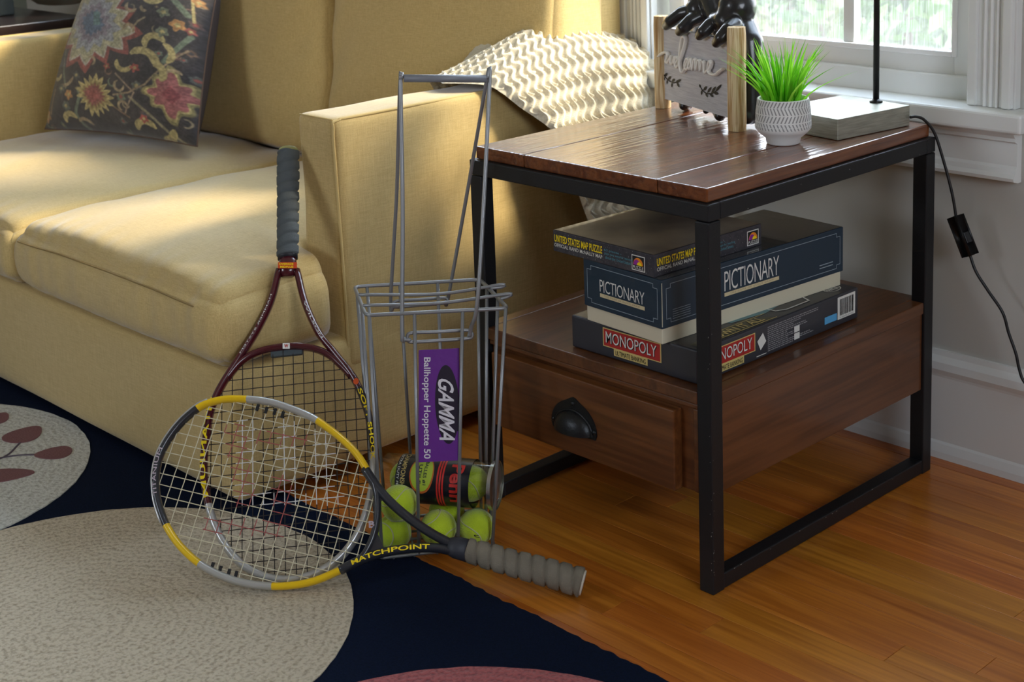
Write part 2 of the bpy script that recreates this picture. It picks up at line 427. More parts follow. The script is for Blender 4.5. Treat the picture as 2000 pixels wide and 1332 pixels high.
obj('pane', qbox((wx0 + .05, SY + .016, wz0 + .085), (-.262, SY + .019, wz1 - .06)), m_glass, win)
obj('pane', qbox((-.238, SY + .016, wz0 + .085), (wx1 - .05, SY + .019, wz1 - .06)), m_glass, win)
obj('insect_screen', qbox((wx0 + .02, SY + .0575, wz0 + .03), (wx1 - .02, SY + .0580, wz1 - .03)), m_screen, win)
# casings
def casing(x0, x1, z0, z1, name='casing', parent=win):
    bm = nb(); w = x1 - x0
    box(bm, (x0, .662, z0), (x1, WY, z1)); box(bm, (x0 + .004, .655, z0), (x0 + .02, WY, z1), .002); box(bm, (x1 - .022, .652, z0), (x1 - .004, WY, z1), .003)
    n = 3
    for i in range(n):
        c = x0 + .028 + (w - .056) * (i + .5) / n; tube(bm, [(c, .663, z0), (c, .663, z1)], (w - .056) / n * .36, 8, ry=.006, up=(0, 1, 0))
    return obj(name, bm, m_trim, parent)
casing(wx1 - .002, .113, .6505, 2.12)
casing(-.775, wx0 + .002, .6505, 2.12)
casing(-.858, -.775, .6505, 2.12)
obj('head_casing', qbox((-.86, .655, 2.12), (.113, WY, 2.22), .003), m_trim, win)
sl = nb(); box(sl, (-.90, .622, .6155), (.145, WY - .0005, .6500), .006, seg=3); box(sl, (wx0 + .0005, WY - .02, .6425), (wx1 - .0005, WY + T + .02, .6498))
obj('sill', sl, m_trim, win)
ap = nb()
profile_x(ap, -.86, .118, [(WY, .615), (.648, .615), (.650, .608), (.656, .602), (.656, .596), (.664, .592), (.664, .553), (.660, .548), (.658, .540), (.652, .534), (.654, .528), (.668, .524), (WY, .524)])
obj('apron', ap, m_trim, win)
# window_2 over the sofa back
w2 = struct('window_2')
obj('sash', framebox(nb(), vx0, vx1, vz0, vz1, .045, SY, SY + .035), m_trim, w2)
obj('muntin', qbox((-1.445, SY + .008, vz0 + .04), (-1.421, SY + .028, vz1 - .04), .002), m_trim, w2)
obj('pane', qbox((vx0 + .04, SY + .016, vz0 + .04), (vx1 - .04, SY + .019, vz1 - .04)), m_glass, w2)
obj('sill', qbox((vx0 - .05, .64, vz0 - .03), (vx1, WY + .03, vz0), .005), m_trim, w2)
obj('casing', qbox((vx0 - .09, .658, vz0 - .03), (vx0, WY, vz1 + .09), .003), m_trim, w2)
obj('head_casing', qbox((vx0 - .09, .655, vz1), (vx1, WY, vz1 + .09), .003), m_trim, w2)

# outside: lawn and shrubs seen through the glass
m_lawn = mat('lawn', (70, 96, 44), .9, var=((110, 128, 70), 3, (1, 1, 1)))
lawn = obj('lawn', qbox((-30, WY + T + .01, -1.0), (14, 40, -.9)), m_lawn); tag(lawn, 'pale green lawn outside beyond the window', 'lawn'); lawn['kind'] = 'stuff'
m_leaf = mat('bush_leaf', (64, 96, 40), .5, var=((96, 122, 60), 6, (1, 1, 1)))
m_leaf2 = mat('bush_leaf_bright', (98, 126, 62), .5, var=((150, 164, 120), 5, (1, 1, 1)))
m_twig = mat('twig', (96, 80, 62), .8)
rb = random.Random(3)
for i, (bx, by, br, mm, lab) in enumerate([(-2.5, 4.4, 1.0, m_leaf, 'nearest green shrub outside the window, behind the lamp pole'),
                                          (-4.7, 5.6, 1.1, m_leaf2, 'leafy shrub outside the window, behind the black figurine'),
                                          (-5.4, 8.1, 1.25, m_leaf2, 'pale shrub farther back outside, seen above the grass pot'),
                                          (-8.6, 9.6, 1.5, m_leaf, 'most distant shrub outside, at the left edge of the window')]):
    bm = nb(); zc = -.895 + br * 1.2
    for k in range(5200):
        d = V((rb.gauss(0, 1), rb.gauss(0, 1), rb.gauss(0, 1))).normalized()
        rr = br * (rb.random() ** .3) * (1 + .22 * noise.noise(d * 2.2 + V((i * 5, 0, 0))))
        c = V((bx, by, zc)) + V((d.x * rr, d.y * rr, d.z * rr * 1.15))
        if c.z < -.80: continue
        a = V((rb.uniform(-1, 1), rb.uniform(-1, 1), rb.uniform(-1, 1))).normalized(); b = a.orthogonal().normalized()
        s_ = rb.uniform(.035, .08) * br
        bm.faces.new([bm.verts.new(c + a * s_), bm.verts.new(c + b * s_ * .5), bm.verts.new(c - a * s_), bm.verts.new(c - b * s_ * .5)])
    sh = thing('shrub', lab, 'shrub', (bx, by, -.899))
    fo = obj('foliage', bm, mm, sh); fo['kind'] = 'stuff'
    bm = nb()
    for k in range(7):
        a = k * .9; tube(bm, [V((bx, by, -.899)) + V((.05 * math.cos(a), .05 * math.sin(a), 0)), V((bx + br * .5 * math.cos(a), by + br * .5 * math.sin(a), zc))], .02, 6)
    obj('stems', bm, m_twig, sh)

# ------------------------------------------------------------------ rug
m_navy = mat('rug_navy', (13, 23, 40), 1.0, spec=.1, bump=(700, .9, (1, 1, 1)), var=((18, 28, 54), 260, (1, 1, 1)))
def coil_mat(name, c1, c2, center, freq=70):
    m = mat(name, c1, .95, sheen=.15); t = m.node_tree; b = t.nodes['Principled BSDF']; tcn = t.nodes['Texture Coordinate']
    sub = t.nodes.new('ShaderNodeVectorMath'); sub.operation = 'SUBTRACT'; sub.inputs[1].default_value = (center[0], center[1], 0); t.links.new(tcn.outputs['Object'], sub.inputs[0])
    wn = t.nodes.new('ShaderNodeTexNoise'); wn.inputs['Scale'].default_value = 9; wn.inputs['Detail'].default_value = 2; t.links.new(tcn.outputs['Object'], wn.inputs['Vector'])
    ln = t.nodes.new('ShaderNodeVectorMath'); ln.operation = 'LENGTH'; t.links.new(sub.outputs[0], ln.inputs[0])
    ma = t.nodes.new('ShaderNodeMath'); ma.operation = 'MULTIPLY_ADD'; ma.inputs[1].default_value = .055; t.links.new(wn.outputs[0], ma.inputs[0]); t.links.new(ln.outputs['Value'], ma.inputs[2])
    mu = t.nodes.new('ShaderNodeMath'); mu.operation = 'MULTIPLY'; mu.inputs[1].default_value = freq * 6.283; t.links.new(ma.outputs[0], mu.inputs[0])
    si = t.nodes.new('ShaderNodeMath'); si.operation = 'SINE'; t.links.new(mu.outputs[0], si.inputs[0])
    n2 = t.nodes.new('ShaderNodeTexNoise'); n2.inputs['Scale'].default_value = 170; n2.inputs['Detail'].default_value = 4; t.links.new(tcn.outputs['Object'], n2.inputs['Vector'])
    m4 = t.nodes.new('ShaderNodeMath'); m4.operation = 'MULTIPLY_ADD'; m4.inputs[1].default_value = .055; t.links.new(si.outputs[0], m4.inputs[0]); t.links.new(n2.outputs[0], m4.inputs[2])
    r = t.nodes.new('ShaderNodeValToRGB'); r.color_ramp.elements[0].position = .28; r.color_ramp.elements[1].position = .56
    r.color_ramp.elements[0].color = srgb(c2) + (1,); r.color_ramp.elements[1].color = srgb(c1) + (1,)
    t.links.new(m4.outputs[0], r.inputs[0]); t.links.new(r.outputs[0], b.inputs['Base Color'])
    bp = t.nodes.new('ShaderNodeBump'); bp.inputs['Strength'].default_value = 1.0; bp.inputs['Distance'].default_value = .004
    t.links.new(m4.outputs[0], bp.inputs['Height']); t.links.new(bp.outputs[0], b.inputs['Normal'])
    return m
RZ = .011
rug = thing('area_rug', 'navy blue rug with big pale circles and red leaf motifs under the sofa front', 'rug', (-.8, -1.1, 0))
bm = nb(); N = 260
edge = []
x0, x1, y0, y1 = -2.40, .75, -2.3, -.232
for i in range(N): edge.append((x0 + (x1 - x0) * i / N, y0))
for i in range(N): edge.append((x1, y0 + (y1 - y0) * i / N))
for i in range(700):
    x = x1 + (x0 - x1) * i / 700; edge.append((x, y1 + .0035 * noise.noise(V((x * 60, 0, 0))) + .003 * noise.noise(V((x * 11, 3, 0)))))
for i in range(N): edge.append((x0, y1 + (y0 - y1) * i / N))
poly_plate(bm, [(x, y, .0005) for x, y in edge], V((0, 0, 1)), RZ - .0005)
obj('rug_ground', bm, m_navy, rug)
def disc(cx_, cy_, r, seg=160, z0=RZ - .002, h=.0035, jag=.002):
    bm = nb(); pts = []
    for i in range(seg):
        a = 2 * PI * i / seg; rr = r + jag * noise.noise(V((math.cos(a) * 14, math.sin(a) * 14, r)))
        pts.append((cx_ + rr * math.cos(a), min(cy_ + rr * math.sin(a), y1 - .004), z0))
    return poly_plate(bm, pts, V((0, 0, 1)), h)
obj('circle_patch', disc(-.61, -.71, .4016, h=.0037), coil_mat('coil_beige', (204, 190, 164), (158, 142, 116), (-.61, -.71)), rug, label='large oatmeal circle patch')
ca = obj('circle_patch', disc(-1.377, -.703, .3748, h=.0041), coil_mat('coil_pale', (208, 208, 200), (164, 162, 152), (-1.377, -.703)), rug, label='pale grey circle patch with leaves')
obj('circle_patch', disc(.165, -.664, .388, h=.0033), coil_mat('coil_pink', (178, 92, 92), (128, 60, 64), (.165, -.664)), rug, label='dusty pink circle patch')
m_maroon = mat('rug_maroon', (124, 84, 86), .95, bump=(300, .8, (1, 1, 1)))
def leaf_patch(cx_, cy_, L, Wd, ang):
    c = PZ(cx_, cy_, RZ); bm = nb(); pts = []
    for i in range(28):
        t_ = 2 * PI * i / 28; x = math.cos(t_) * L; y = math.sin(t_) * Wd * (1 - .35 * math.cos(t_))
        pts.append((c.x + x * math.cos(ang) - y * math.sin(ang), c.y + x * math.sin(ang) + y * math.cos(ang), RZ + .0018))
    poly_plate(bm, pts, V((0, 0, 1)), .0022); obj('leaf_motif', bm, m_maroon, ca)
e1 = (PZ(140, 885, RZ) - PZ(69, 892, RZ)); a1 = math.atan2(e1.y, e1.x)
e2 = (PZ(76, 836, RZ) - PZ(22, 868, RZ)); a2 = math.atan2(e2.y, e2.x)
leaf_patch(104, 888, e1.length * .52, .028, a1 + PI); leaf_patch(48, 851, e2.length * .5, .034, a2); leaf_patch(12, 931, .05, .028, a1); leaf_patch(-8, 820, .03, .028, a2)
bm = nb()
for path in ([(-60, 905), (10, 893), (40, 889), (75, 888)], [(-20, 905), (14, 889), (32, 872), (45, 858)]):
    tube(bm, smooth_path([PZ(u, v, RZ + .0025) for u, v in path], 6), .0025, 6, ry=.0015, up=(0, 0, 1))
obj('stem_motif', bm, mat('rug_stem', (84, 74, 88), .95), ca)

# ------------------------------------------------------------------ sofa
m_fab = fabric_mat('sofa_linen', (212, 186, 126), (188, 160, 100), 1.0, sheen=.5, bstr=.15)
m_pipe = mat('sofa_piping', (206, 180, 120), .85)
XA, XI, XS, XL, XLO = -.751, -.862, -1.50, -2.34, -2.45
YFB, YB2 = -.335, .655
sofa = thing('sofa', 'tan linen sofa with two seat cushions, square arms and welted seams', 'sofa', (-1.6, .15, 0))
def fnoise(p, s, a): return a * noise.noise(V((p.x * s, p.y * s, p.z * s)))
bm = rbox((XLO, YFB, .028), (XA, YB2, .262), .018, n=(40, 24, 10), warp=lambda p, q: p + V((0, fnoise(p, 4, .006), 0)))
obj('base', bm, m_fab, sofa, True)
def armw(sg):
    def w(p, q):
        p = p + V((sg * fnoise(p, 5, .004), 0, fnoise(p + V((3, 0, 0)), 6, .004)))
        if q[1] < -.6: p.y += fnoise(p, 7, .006)
        return p
    return w
ARM_Y = -.095
a_r = obj('arm', rbox((XI, ARM_Y, .20), (XA, YB2 - .01, .654), .014, n=(12, 30, 24), warp=armw(1)), m_fab, sofa, True)
a_l = obj('arm', rbox((XLO, ARM_Y, .20), (XL, YB2 - .01, .654), .014, n=(12, 30, 24), warp=armw(1)), m_fab, sofa, True)
def piping(pts, parent, r=.0028):
    return obj('piping', tube(nb(), pts, r, 8), m_pipe, parent, True)
for ar, xo, xi in ((a_r, XA - .006, XI + .006), (a_l, XLO + .006, XL - .006)):
    piping(smooth_path([(xo + .001, ARM_Y + .004, .03 if ar is a_r else .2), (xo + .003, ARM_Y + .005, .30), (xo, ARM_Y + .003, .55), (xo, ARM_Y + .002, .634), (xo, ARM_Y + .012, .650), (xo, ARM_Y + .10, .6515), (xo, .6, .6515)], 8), ar)
    piping([(xo - .004, ARM_Y + .004, .652), (xi, ARM_Y + .004, .652)], ar, .0015)
# back frame and cushions
obj('back_frame', rbox((XLO + .01, .56, .2), (XA - .006, YB2, .90), .02, n=(20, 8, 16)), m_fab, sofa, True)
def seat(x0, x1, tshape_x=None, seed=0, zt=.405, crown=.042):
    def w(p, q):
        if tshape_x is not None:   # T-shaped: the inner part is narrower behind the arm front
            t_ = min(1, max(0, (p.y - (ARM_Y - .035)) / .03)); t_ = t_ * t_ * (3 - 2 * t_)
            xr = x1 + (tshape_x - x1) * t_
            p.x = x0 + (p.x - x0) * (xr - x0) / (x1 - x0)
        if q[2] > .2:
            yy = (p.y + .35)
            wr = math.exp(-((yy) / .07) ** 2)
            p.z += wr * .0038 * math.sin(p.x * 120 + 40 * yy + 2 * noise.noise(V((p.x * 9, seed, 0))) * 3) * (.5 + .5 * noise.noise(V((p.x * 7, 5, seed)))) * (1 if q[1] > -1 else .3)
            p.z += .006 * noise.noise(V((p.x * 5, p.y * 5, seed)))
            p.z += .003 * noise.noise(V((p.x * 13 + p.y * 9, p.y * 4, seed + 5)))
        if q[1] < -.98:
            p.y += .0045 * noise.noise(V((p.x * 34, p.z * 5, seed))) + .006 * noise.noise(V((p.x * 6, p.z * 5, seed)))
        return p
    return rbox((x0, -.352, .262), (x1, .44, zt), .042, n=(72, 48, 14), crown=crown, warp=w, puff=.012)
s_r = obj('seat_cushion', seat(XS + .003, XA + .002, XI - .004, 1, .398), m_fab, sofa, True)
s_l = obj('seat_cushion', seat(XL + .004, XS - .003, None, 8, .392, .036), m_fab, sofa, True)
for s_, x0, x1 in ((s_r, XS + .045, XA - .06), (s_l, XL + .03, XS - .03)):
    n = 40; P = []
    for i in range(n + 1):
        x = x0 + (x1 - x0) * i / n; P.append((x, -.3525 - .006 + .002 * noise.noise(V((x * 9, 0, 0))), .372 + .006 * math.sin(PI * i / n)))
    obj('seam', tube(nb(), P, .0014, 6), mat('seam_thread', (140, 116, 70), .9), s_)
def backc(x0, x1, seed, z1=.93):
    def w(p, q):
        k = (p.z - .4) / .5
        p.y += .07 * k + .012 * noise.noise(V((p.x * 4, p.z * 5, seed)))
        ex = 1 - q[0] ** 2; ez = 1 - q[2] ** 2
        if q[1] < 0: p.y -= .045 * (max(ex, 0) ** .6) * (max(ez, 0) ** .5)
        if q[1] < 0: p.y += .004 * math.sin((p.x - p.z) * 40 + seed) * math.exp(-((abs(q[0]) - .95) / .25) ** 2)
        p.x += (.016 * math.sin(p.z * 9 + seed)) * abs(q[0]) ** 4
        return p
    return rbox((x0, .385, .40), (x1, .545, z1), .04, n=(40, 12, 40), warp=w)
obj('back_cushion', backc(XS + .03, XA - .001, 2), m_fab, sofa, True)
obj('back_cushion', backc(XL + .01, XS + .022, 9), m_fab, sofa, True)
for x in (XLO + .1, XA - .1):
    for y in (-.25, .55): obj('foot', qbox((x - .03, y - .03, .0125 if y < 0 else .0), (x + .03, y + .03, .03), .004), mat('sofa_foot', (34, 24, 18), .5), sofa)

# ------------------------------------------------------------------ side table
m_top = wood_mat('table_top_wood', (126, 72, 36), (92, 46, 20), axis=1, rough=.30, coat=.9, bstr=1.0, perobj=.07, rings=5)
m_cab = wood_mat('table_cabinet_wood', (112, 67, 32), (84, 46, 20), axis=0, rough=.36, coat=.25, bstr=.12, rings=3)
m_caby = wood_mat('table_cabinet_wood_side', (106, 64, 34), (80, 46, 22), axis=1, rough=.36, coat=.25, bstr=.12, rings=3)
m_steel = mat('black_steel', (30, 31, 34), .42, .3, bump=(900, .25, (1, 1, 1)))
tbl = thing('side_table', 'square side table with black steel frame, brown plank top and one drawer', 'table', (-.255, .3, 0))
TW, TD = .5105, .604
for a, b in zip((-.502, -.3872, -.1035), (-.3876, -.1039, -.0085)):
    bm = qbox((a + .0003, .008, .6005), (b - .0003, TD - .006, .622), .0022); obj('plank', bm, m_top, tbl)
L = .027
for x in (-L, -TW):
    for y in (0, TD - L):
        o = obj('leg', qbox((x, y, 0), (x + L, y + L, .5735), .002), m_steel, tbl)
def rail(a, b, nm='top_rail'): obj(nm, qbox(a, b, .002), m_steel, tbl)
rail((-TW, 0, .5745), (0, L, .6)); rail((-TW, TD - L, .5745), (0, TD, .6)); rail((-L, L, .5745), (0, TD - L, .6)); rail((-TW, L, .5745), (-TW + L, TD - L, .6))
for x in (-L, -TW): rail((x + .001, L, .001), (x + L - .001, TD - L, .026), 'bottom_rail')
shelf = obj('shelf', qbox((-TW + .004, -.001, .292), (-.003, TD - .004, .3135), .003), m_cab, tbl)
# notch-free: shelf runs between the legs
bpy.data.objects.remove(shelf)
bm = nb(); box(bm, (-TW + L, .001, .293), (-L, TD - .002, .3135), .002); box(bm, (-L, L, .293), (-.002, TD - L, .3135), .002); box(bm, (-TW + .002, L, .293), (-TW + L, TD - L, .3135), .002)
shelf = obj('shelf', bm, m_caby, tbl)
bm = nb(); box(bm, (-TW + L, .012, .150), (-L, TD - .004, .2925)); 
obj('drawer_case', bm, m_cab, tbl)
obj('side_panel', qbox((-L, L, .155), (-.005, TD - L, .2925), .0015), m_caby, tbl)
obj('side_panel', qbox((-TW + .005, L, .155), (-TW + L, TD - L, .2925), .0015), m_caby, tbl)
obj('face_moulding', qbox((-TW + L + .001, .004, .284), (-L - .001, .012, .2925), .002), m_cab, tbl)
obj('face_moulding', qbox((-L - .012, .005, .152), (-L - .0005, .012, .284), .002), m_cab, tbl)
dr = obj('drawer', qbox((-.466, -.008, .149), (-.066, .0118, .277), .002), m_cab, tbl)
rc = random.Random(8); bm = nb()
for (z0_, z1_, k_) in ((.03, .14, 12), (.15, .27, 5), (.30, .57, 5)):
    for i in range(k_):
        z = rc.uniform(z0_, z1_); w = rc.uniform(.0006, .0016); h_ = rc.uniform(.0008, .003); off = rc.uniform(-.004, .003)
        if off < 0: vs = [(off - w, -.0003, z), (off, -.0003, z + h_ * .3), (off - w * .3, -.0003, z + h_)]
        else: vs = [(.0003, off, z), (.0003, off + w, z + h_ * .4), (.0003, off + w * .4, z + h_)]
        bm.faces.new([bm.verts.new(v) for v in vs])
for i in range(14):
    y = rc.uniform(.03, .57); z = rc.choice([.0262, .024, .59, .578]); w = rc.uniform(.001, .004); bm.faces.new([bm.verts.new(v) for v in ((.0003, y, z), (.0003, y + w, z), (.0003, y + w * .5, z - .0012))])
o = obj('paint_chips', bm, mat('bare_steel_chip', (190, 188, 180), .5), tbl); o['kind'] = 'stuff'
m_iron = mat('black_iron', (40, 41, 42), .38, .6, bump=(300, .2, (1, 1, 1)))
def cup_handle():
    bm = nb(); a, h, d = .040, .034, .023; cx_, cz_ = -.2745, .190
    out = lambda s: [[V((cx_ + s * a * math.cos(PI * i / 24) * math.cos(PI / 2 * j / 10), -.0085 - s * d * math.sin(PI / 2 * j / 10), cz_ + s * h * math.sin(PI * i / 24) * math.cos(PI / 2 * j / 10) ** .8)) for i in range(25)] for j in range(11)]
    def ap(P):
        vs = [[bm.verts.new(p) for p in r] for r in P]
        for j in range(10):
            for i in range(24):
                q = (vs[j][i], vs[j][i + 1], vs[j + 1][i + 1], vs[j + 1][i])
                bm.faces.new(q)
        return vs
    A = ap(out(1.0)); B = ap(out(.92))
    # lip along the opening
    for i0 in (0, 24):
        for j in range(10): bm.faces.new((A[j][i0], A[j + 1][i0], B[j + 1][i0], B[j][i0]))
    bmesh.ops.remove_doubles(bm, verts=bm.verts, dist=1e-6)
    # raised rim around the dome and flange plate
    tube(bm, [(cx_ + a * 1.02 * math.cos(PI * i / 24), -.0105, cz_ + h * 1.02 * math.sin(PI * i / 24)) for i in range(25)], .0022, 8)
    pts = [(cx_ + .050 * math.cos(t_), -.008, cz_ + .004 + .046 * math.sin(t_) + (.006 * math.exp(-((t_ - PI / 2) / .22) ** 2))) for t_ in [PI * i / 30 for i in range(31)]]
    pts += [(cx_ - .047, -.008, cz_ - .004), (cx_ + .047, -.008, cz_ - .004)]
    poly_plate(bm, pts, V((0, -1, 0)), .0022)
    for sx_, sz_ in ((0, .046), (-.045, .009), (.045, .009)):
        q = bmesh.ops.create_icosphere(bm, subdivisions=2, radius=.0042)
        for v in q['verts']: v.co = V((v.co.x + cx_ + sx_, v.co.y * .6 - .0105, v.co.z + cz_ + sz_))
    return bm
sharp(obj('handle', cup_handle(), m_iron, dr, label='black iron cup pull handle'), 50)

# ------------------------------------------------------------------ games on the shelf
m_white = mat('ink_white', (226, 226, 220), .6); m_cream = mat('ink_cream', (214, 200, 160), .6); m_yel = mat('ink_yellow', (252, 222, 8), .6)
m_cyan = mat('ink_cyan', (84, 150, 165), .6); m_red = mat('ink_red', (176, 40, 36), .55); m_black = mat('ink_black', (18, 18, 20), .6)
m_gold = mat('ink_gold', (214, 192, 120), .5); m_blue = mat('ink_blue', (90, 170, 220), .5); m_pur = mat('ink_purple', (150, 40, 150), .5); m_org = mat('ink_orange', (240, 140, 30), .5)
class Face:
    """print helper for one box face: origin bottom-left, ex to the right, ey up, n outwards"""
    def __init__(s, bl, ex, ey, n): s.o = V(bl); s.ex = V(ex); s.ey = V(ey); s.n = V(n)
    def p(s, x, y, off=.0004): return s.o + s.ex * x + s.ey * y + s.n * off
    def rect(s, bm, x0, y0, x1, y1, off=.0004, mi=0):
        bm.faces.new([bm.verts.new(s.p(*q, off)) for q in ((x0, y0), (x1, y0), (x1, y1), (x0, y1))]).material_index = mi
    def poly(s, bm, pts, off=.0004, mi=0):
        bm.faces.new([bm.verts.new(s.p(x, y, off)) for x, y in pts]).material_index = mi
    def line(s, bm, pts, w, off=.0004, mi=0):
        for (xa, ya), (xb, yb) in zip(pts, pts[1:]):
            d = V((xb - xa, yb - ya)); 
            if d.length < 1e-7: continue
            d.normalize(); nx, ny = -d.y * w / 2, d.x * w / 2; ex_, ey_ = d.x * w * .3, d.y * w * .3
            s.poly(bm, [(xa + nx - ex_, ya + ny - ey_), (xb + nx + ex_, yb + ny + ey_), (xb - nx + ex_, yb - ny + ey_), (xa - nx - ex_, ya - ny - ey_)], off, mi)
    def text(s, bm, body, x0, y0, x1, y1, bold=0, shear=0, off=.0006, mi=0, spacing=1.0):
        text_fn(bm, body, lambda x, y: s.p(x0 + (x1 - x0) * x, y0 + (y1 - y0) * y, off), bold, shear, mi, spacing)
def boxframe(F, phi):
    ex = V((math.cos(phi), math.sin(phi), 0)); ey = V((-math.sin(phi), math.cos(phi), 0)); return V(F), ex, ey
def game_box(F, phi, w, d, z0, z1, bev=.0012):
    F, ex, ey = boxframe(F, phi); Z = V((0, 0, 1)); c = V((F[0], F[1], (z0 + z1) / 2)) - ex * w / 2 + ey * d / 2
    bm = obox(nb(), c, ex, ey, Z, w / 2, d / 2, (z1 - z0) / 2, bev)
    f0 = Face(V((F[0], F[1], z0)) - ex * w, ex, Z, -ey)       # short front face
    f1 = Face(V((F[0], F[1], z0)), ey, Z, ex)                 # long right face
    f2 = Face(V((F[0], F[1], z1)) - ex * w, ex, ey, Z)        # top (x right, y back)
    return bm, f0, f1, f2
R_ = math.radians
# bottom box (property trading game)
H = .0535
bm, f0, f1, f2 = game_box((-.0435, .0225, 0), R_(-.4), .2632, .414, .3142, .3142 + H, .003)
m_mono = mat('box_charcoal', (50, 51, 58), .42, coat=.2)
mono = thing('board_game_box', 'dark board game box with red MONOPOLY logo, at the bottom of the shelf stack', 'game box', (-.17, .23, .3142))
obj('carton', bm, m_mono, mono)
def mono_logo(f, x0, x1, y0, y1, sub=True):
    bm = nb(); w = x1 - x0; h = y1 - y0
    f.rect(bm, x0 - .002, y0 - .0015, x1 + .002, y1 + .0015, .0004, 2); f.rect(bm, x0, y0, x1, y1, .0006, 0)
    f.text(bm, 'MONOPOLY', x0 + w * .05, y0 + h * .17, x1 - w * .05, y1 - h * .16, .006, 0, .0010, 3); f.text(bm, 'MONOPOLY', x0 + w * .042, y0 + h * .2, x1 - w * .058, y1 - h * .12, .0, 0, .0014, 1)
    if sub:
        f.rect(bm, x0 + w * .18, y0 - .0125, x0 + w * .78, y0 - .0005, .0007, 2)
        f.text(bm, 'ULTIMATE BANKING', x0 + w * .21, y0 - .0108, x0 + w * .75, y0 - .0030, .0, 0, .0011, 3)
    return bm
pm = [m_red, m_white, m_gold, m_black]
obj('logo', mono_logo(f0, .072, .190, .019, .0465), pm, mono, label='red banner lettering MONOPOLY ULTIMATE BANKING')
obj('logo', mono_logo(f1, .016, .135, .018, .0445), pm, mono, label='red banner lettering MONOPOLY ULTIMATE BANKING')
bm = nb(); q = [m_white, m_blue, mat('ink_grey', (150, 150, 152), .6)]
f1.poly(bm, [(.150, .014), (.164, .0255), (.156, .041), (.142, .030)], .0006, 0)
f1.line(bm, [(.140, .006), (.164, .006)], .0012, .0006, 0); obj('diamond_mark', bm, q + [m_black], mono); bm = nb()
rt = random.Random(5)
for k in range(13):
    y = .0455 - k * .0032; x = .168
    e = .30 if k < 2 else rt.uniform(.21, .29)
    while x < e:
        l = rt.uniform(.003, .010); f1.rect(bm, x, y, min(x + l, e), y + .0014, .0006, 2); x += l + .0014
f1.rect(bm, .236, .020, .250, .030, .0008, 0); f1.rect(bm, .236, .008, .250, .0185, .0008, 0)
obj('small_print', bm, q + [m_black], mono); bm = nb(); f1.rect(bm, .318, .012, .352, .024, .0006, 1); obj('blue_sticker', bm, q + [m_black], mono); bm = nb()
f1.rect(bm, .354, .011, .404, .049, .0006, 0)
x = .360; f1.text(bm, '6 30509 40122', .360, .0125, .398, .0150, 0, 0, .0009, 2)
while x < .398:
    l = rt.choice([.0006, .0006, .0012, .0018]); f1.rect(bm, x, .017, x + l, .045, .0010, 3); x += l + rt.choice([.0006, .0009, .0014])
obj('barcode_label', bm, q + [m_black], mono)
bm = nb()   # lid artwork: gold slogan strip, note-green sweep, red and white card
f2.poly(bm, [(.238, .012), (.258, .012), (.256, .20), (.225, .16)], .0005, 1)
f2.line(bm, [(.255, .01), (.257, .20)], .0016, .0008, 0); f2.line(bm, [(.232, .07), (.232, .20)], .0014, .0008, 0)
f2.poly(bm, [(.15, .12), (.222, .13), (.232, .205), (.22, .27), (.12, .24)], .0005, 2)
f2.poly(bm, [(.15, .235), (.215, .235), (.215, .262), (.15, .262)], .0008, 3)
f2.line(bm, [(.14, .215), (.238, .222), (.246, .24), (.246, .30), (.20, .32), (.14, .32)], .003, .0009, 4)
f2.poly(bm, [(.0, .05), (.06, .02), (.2, .03), (.20, .12), (.1, .2), (.0, .2)], .0004, 5)
f2.poly(bm, [(.16, .29), (.205, .29), (.205, .36), (.16, .36)], .0006, 1)
F2 = Face(f2.p(.256, .065, 0), f2.ey, -f2.ex, f2.n)
F2.text(bm, 'OWN IT ALL', .0, .003, .112, .020, .012, 0, .0012, 0)
cxr, cyr = .238, .375
f2.line(bm, [(cxr + .011 * math.cos(a / 10 * PI), cyr + .019 * math.sin(a / 10 * PI)) for a in range(21)], .0014, .0008, 4)
F2.text(bm, 'PARKER', .292, .012, .324, .022, .01, 0, .0012, 4)
obj('lid_artwork', bm, [m_gold, mat('ink_olive', (70, 66, 44), .4), mat('ink_teal', (96, 140, 150), .4), m_red, m_white, mat('ink_steel_blue', (70, 92, 110), .4)], mono)

# middle box (drawing game)
m_pict = mat('box_navy', (20, 45, 63), .45, coat=.2, bump=(40, .1, (1, 1, 1))); m_tray = mat('box_tray_cream', (214, 206, 180), .7)
pict = thing('board_game_box', 'navy board game box lettered PICTIONARY, in the middle of the shelf stack', 'game box', (-.18, .22, .3678))
FP = (-.0975, .0065, 0); phi = R_(-4.3); Hp = .076
bm, f0, f1, f2 = game_box(FP, phi, .1745, .4235, .3925, .3925 + Hp, .0012); obj('lid', bm, m_pict, pict)
tb, _, _, _ = game_box((FP[0] - .003, FP[1] + .003, 0), phi, .1685, .4175, .3678, .44, .001); obj('tray', tb, m_tray, pict, label='cream cardboard tray')
def pict_face(f, Wd, tx0, tx1, ty0, ty1):
    bm = nb(); m = .009; k = .009; x0, x1, y0, y1 = m, Wd - m, m - .001, Hp - m + .001
    pts = [(x0 + k, y0), (x1 - k, y0), (x1 - k, y0 + k * .7), (x1, y0 + k * .7), (x1, y1 - k * .7), (x1 - k, y1 - k * .7), (x1 - k, y1), (x0 + k, y1), (x0 + k, y1 - k * .7), (x0, y1 - k * .7), (x0, y0 + k * .7), (x0 + k, y0 + k * .7), (x0 + k, y0)]
    f.line(bm, pts, .0009, .0005, 1)
    f.text(bm, 'PICTIONARY', tx0, ty0, tx1, ty1, -.006, 0, .0007, 0, .92)
    f.rect(bm, tx0, ty0 - .0085, tx1, ty0 - .0025, .0005, 2); f.text(bm, 'THE GAME OF QUICK DRAW', tx0 + (tx1 - tx0) * .1, ty0 - .0070, tx1 - (tx1 - tx0) * .1, ty0 - .0040, 0, 0, .0008, 3, 1.3)
    return bm
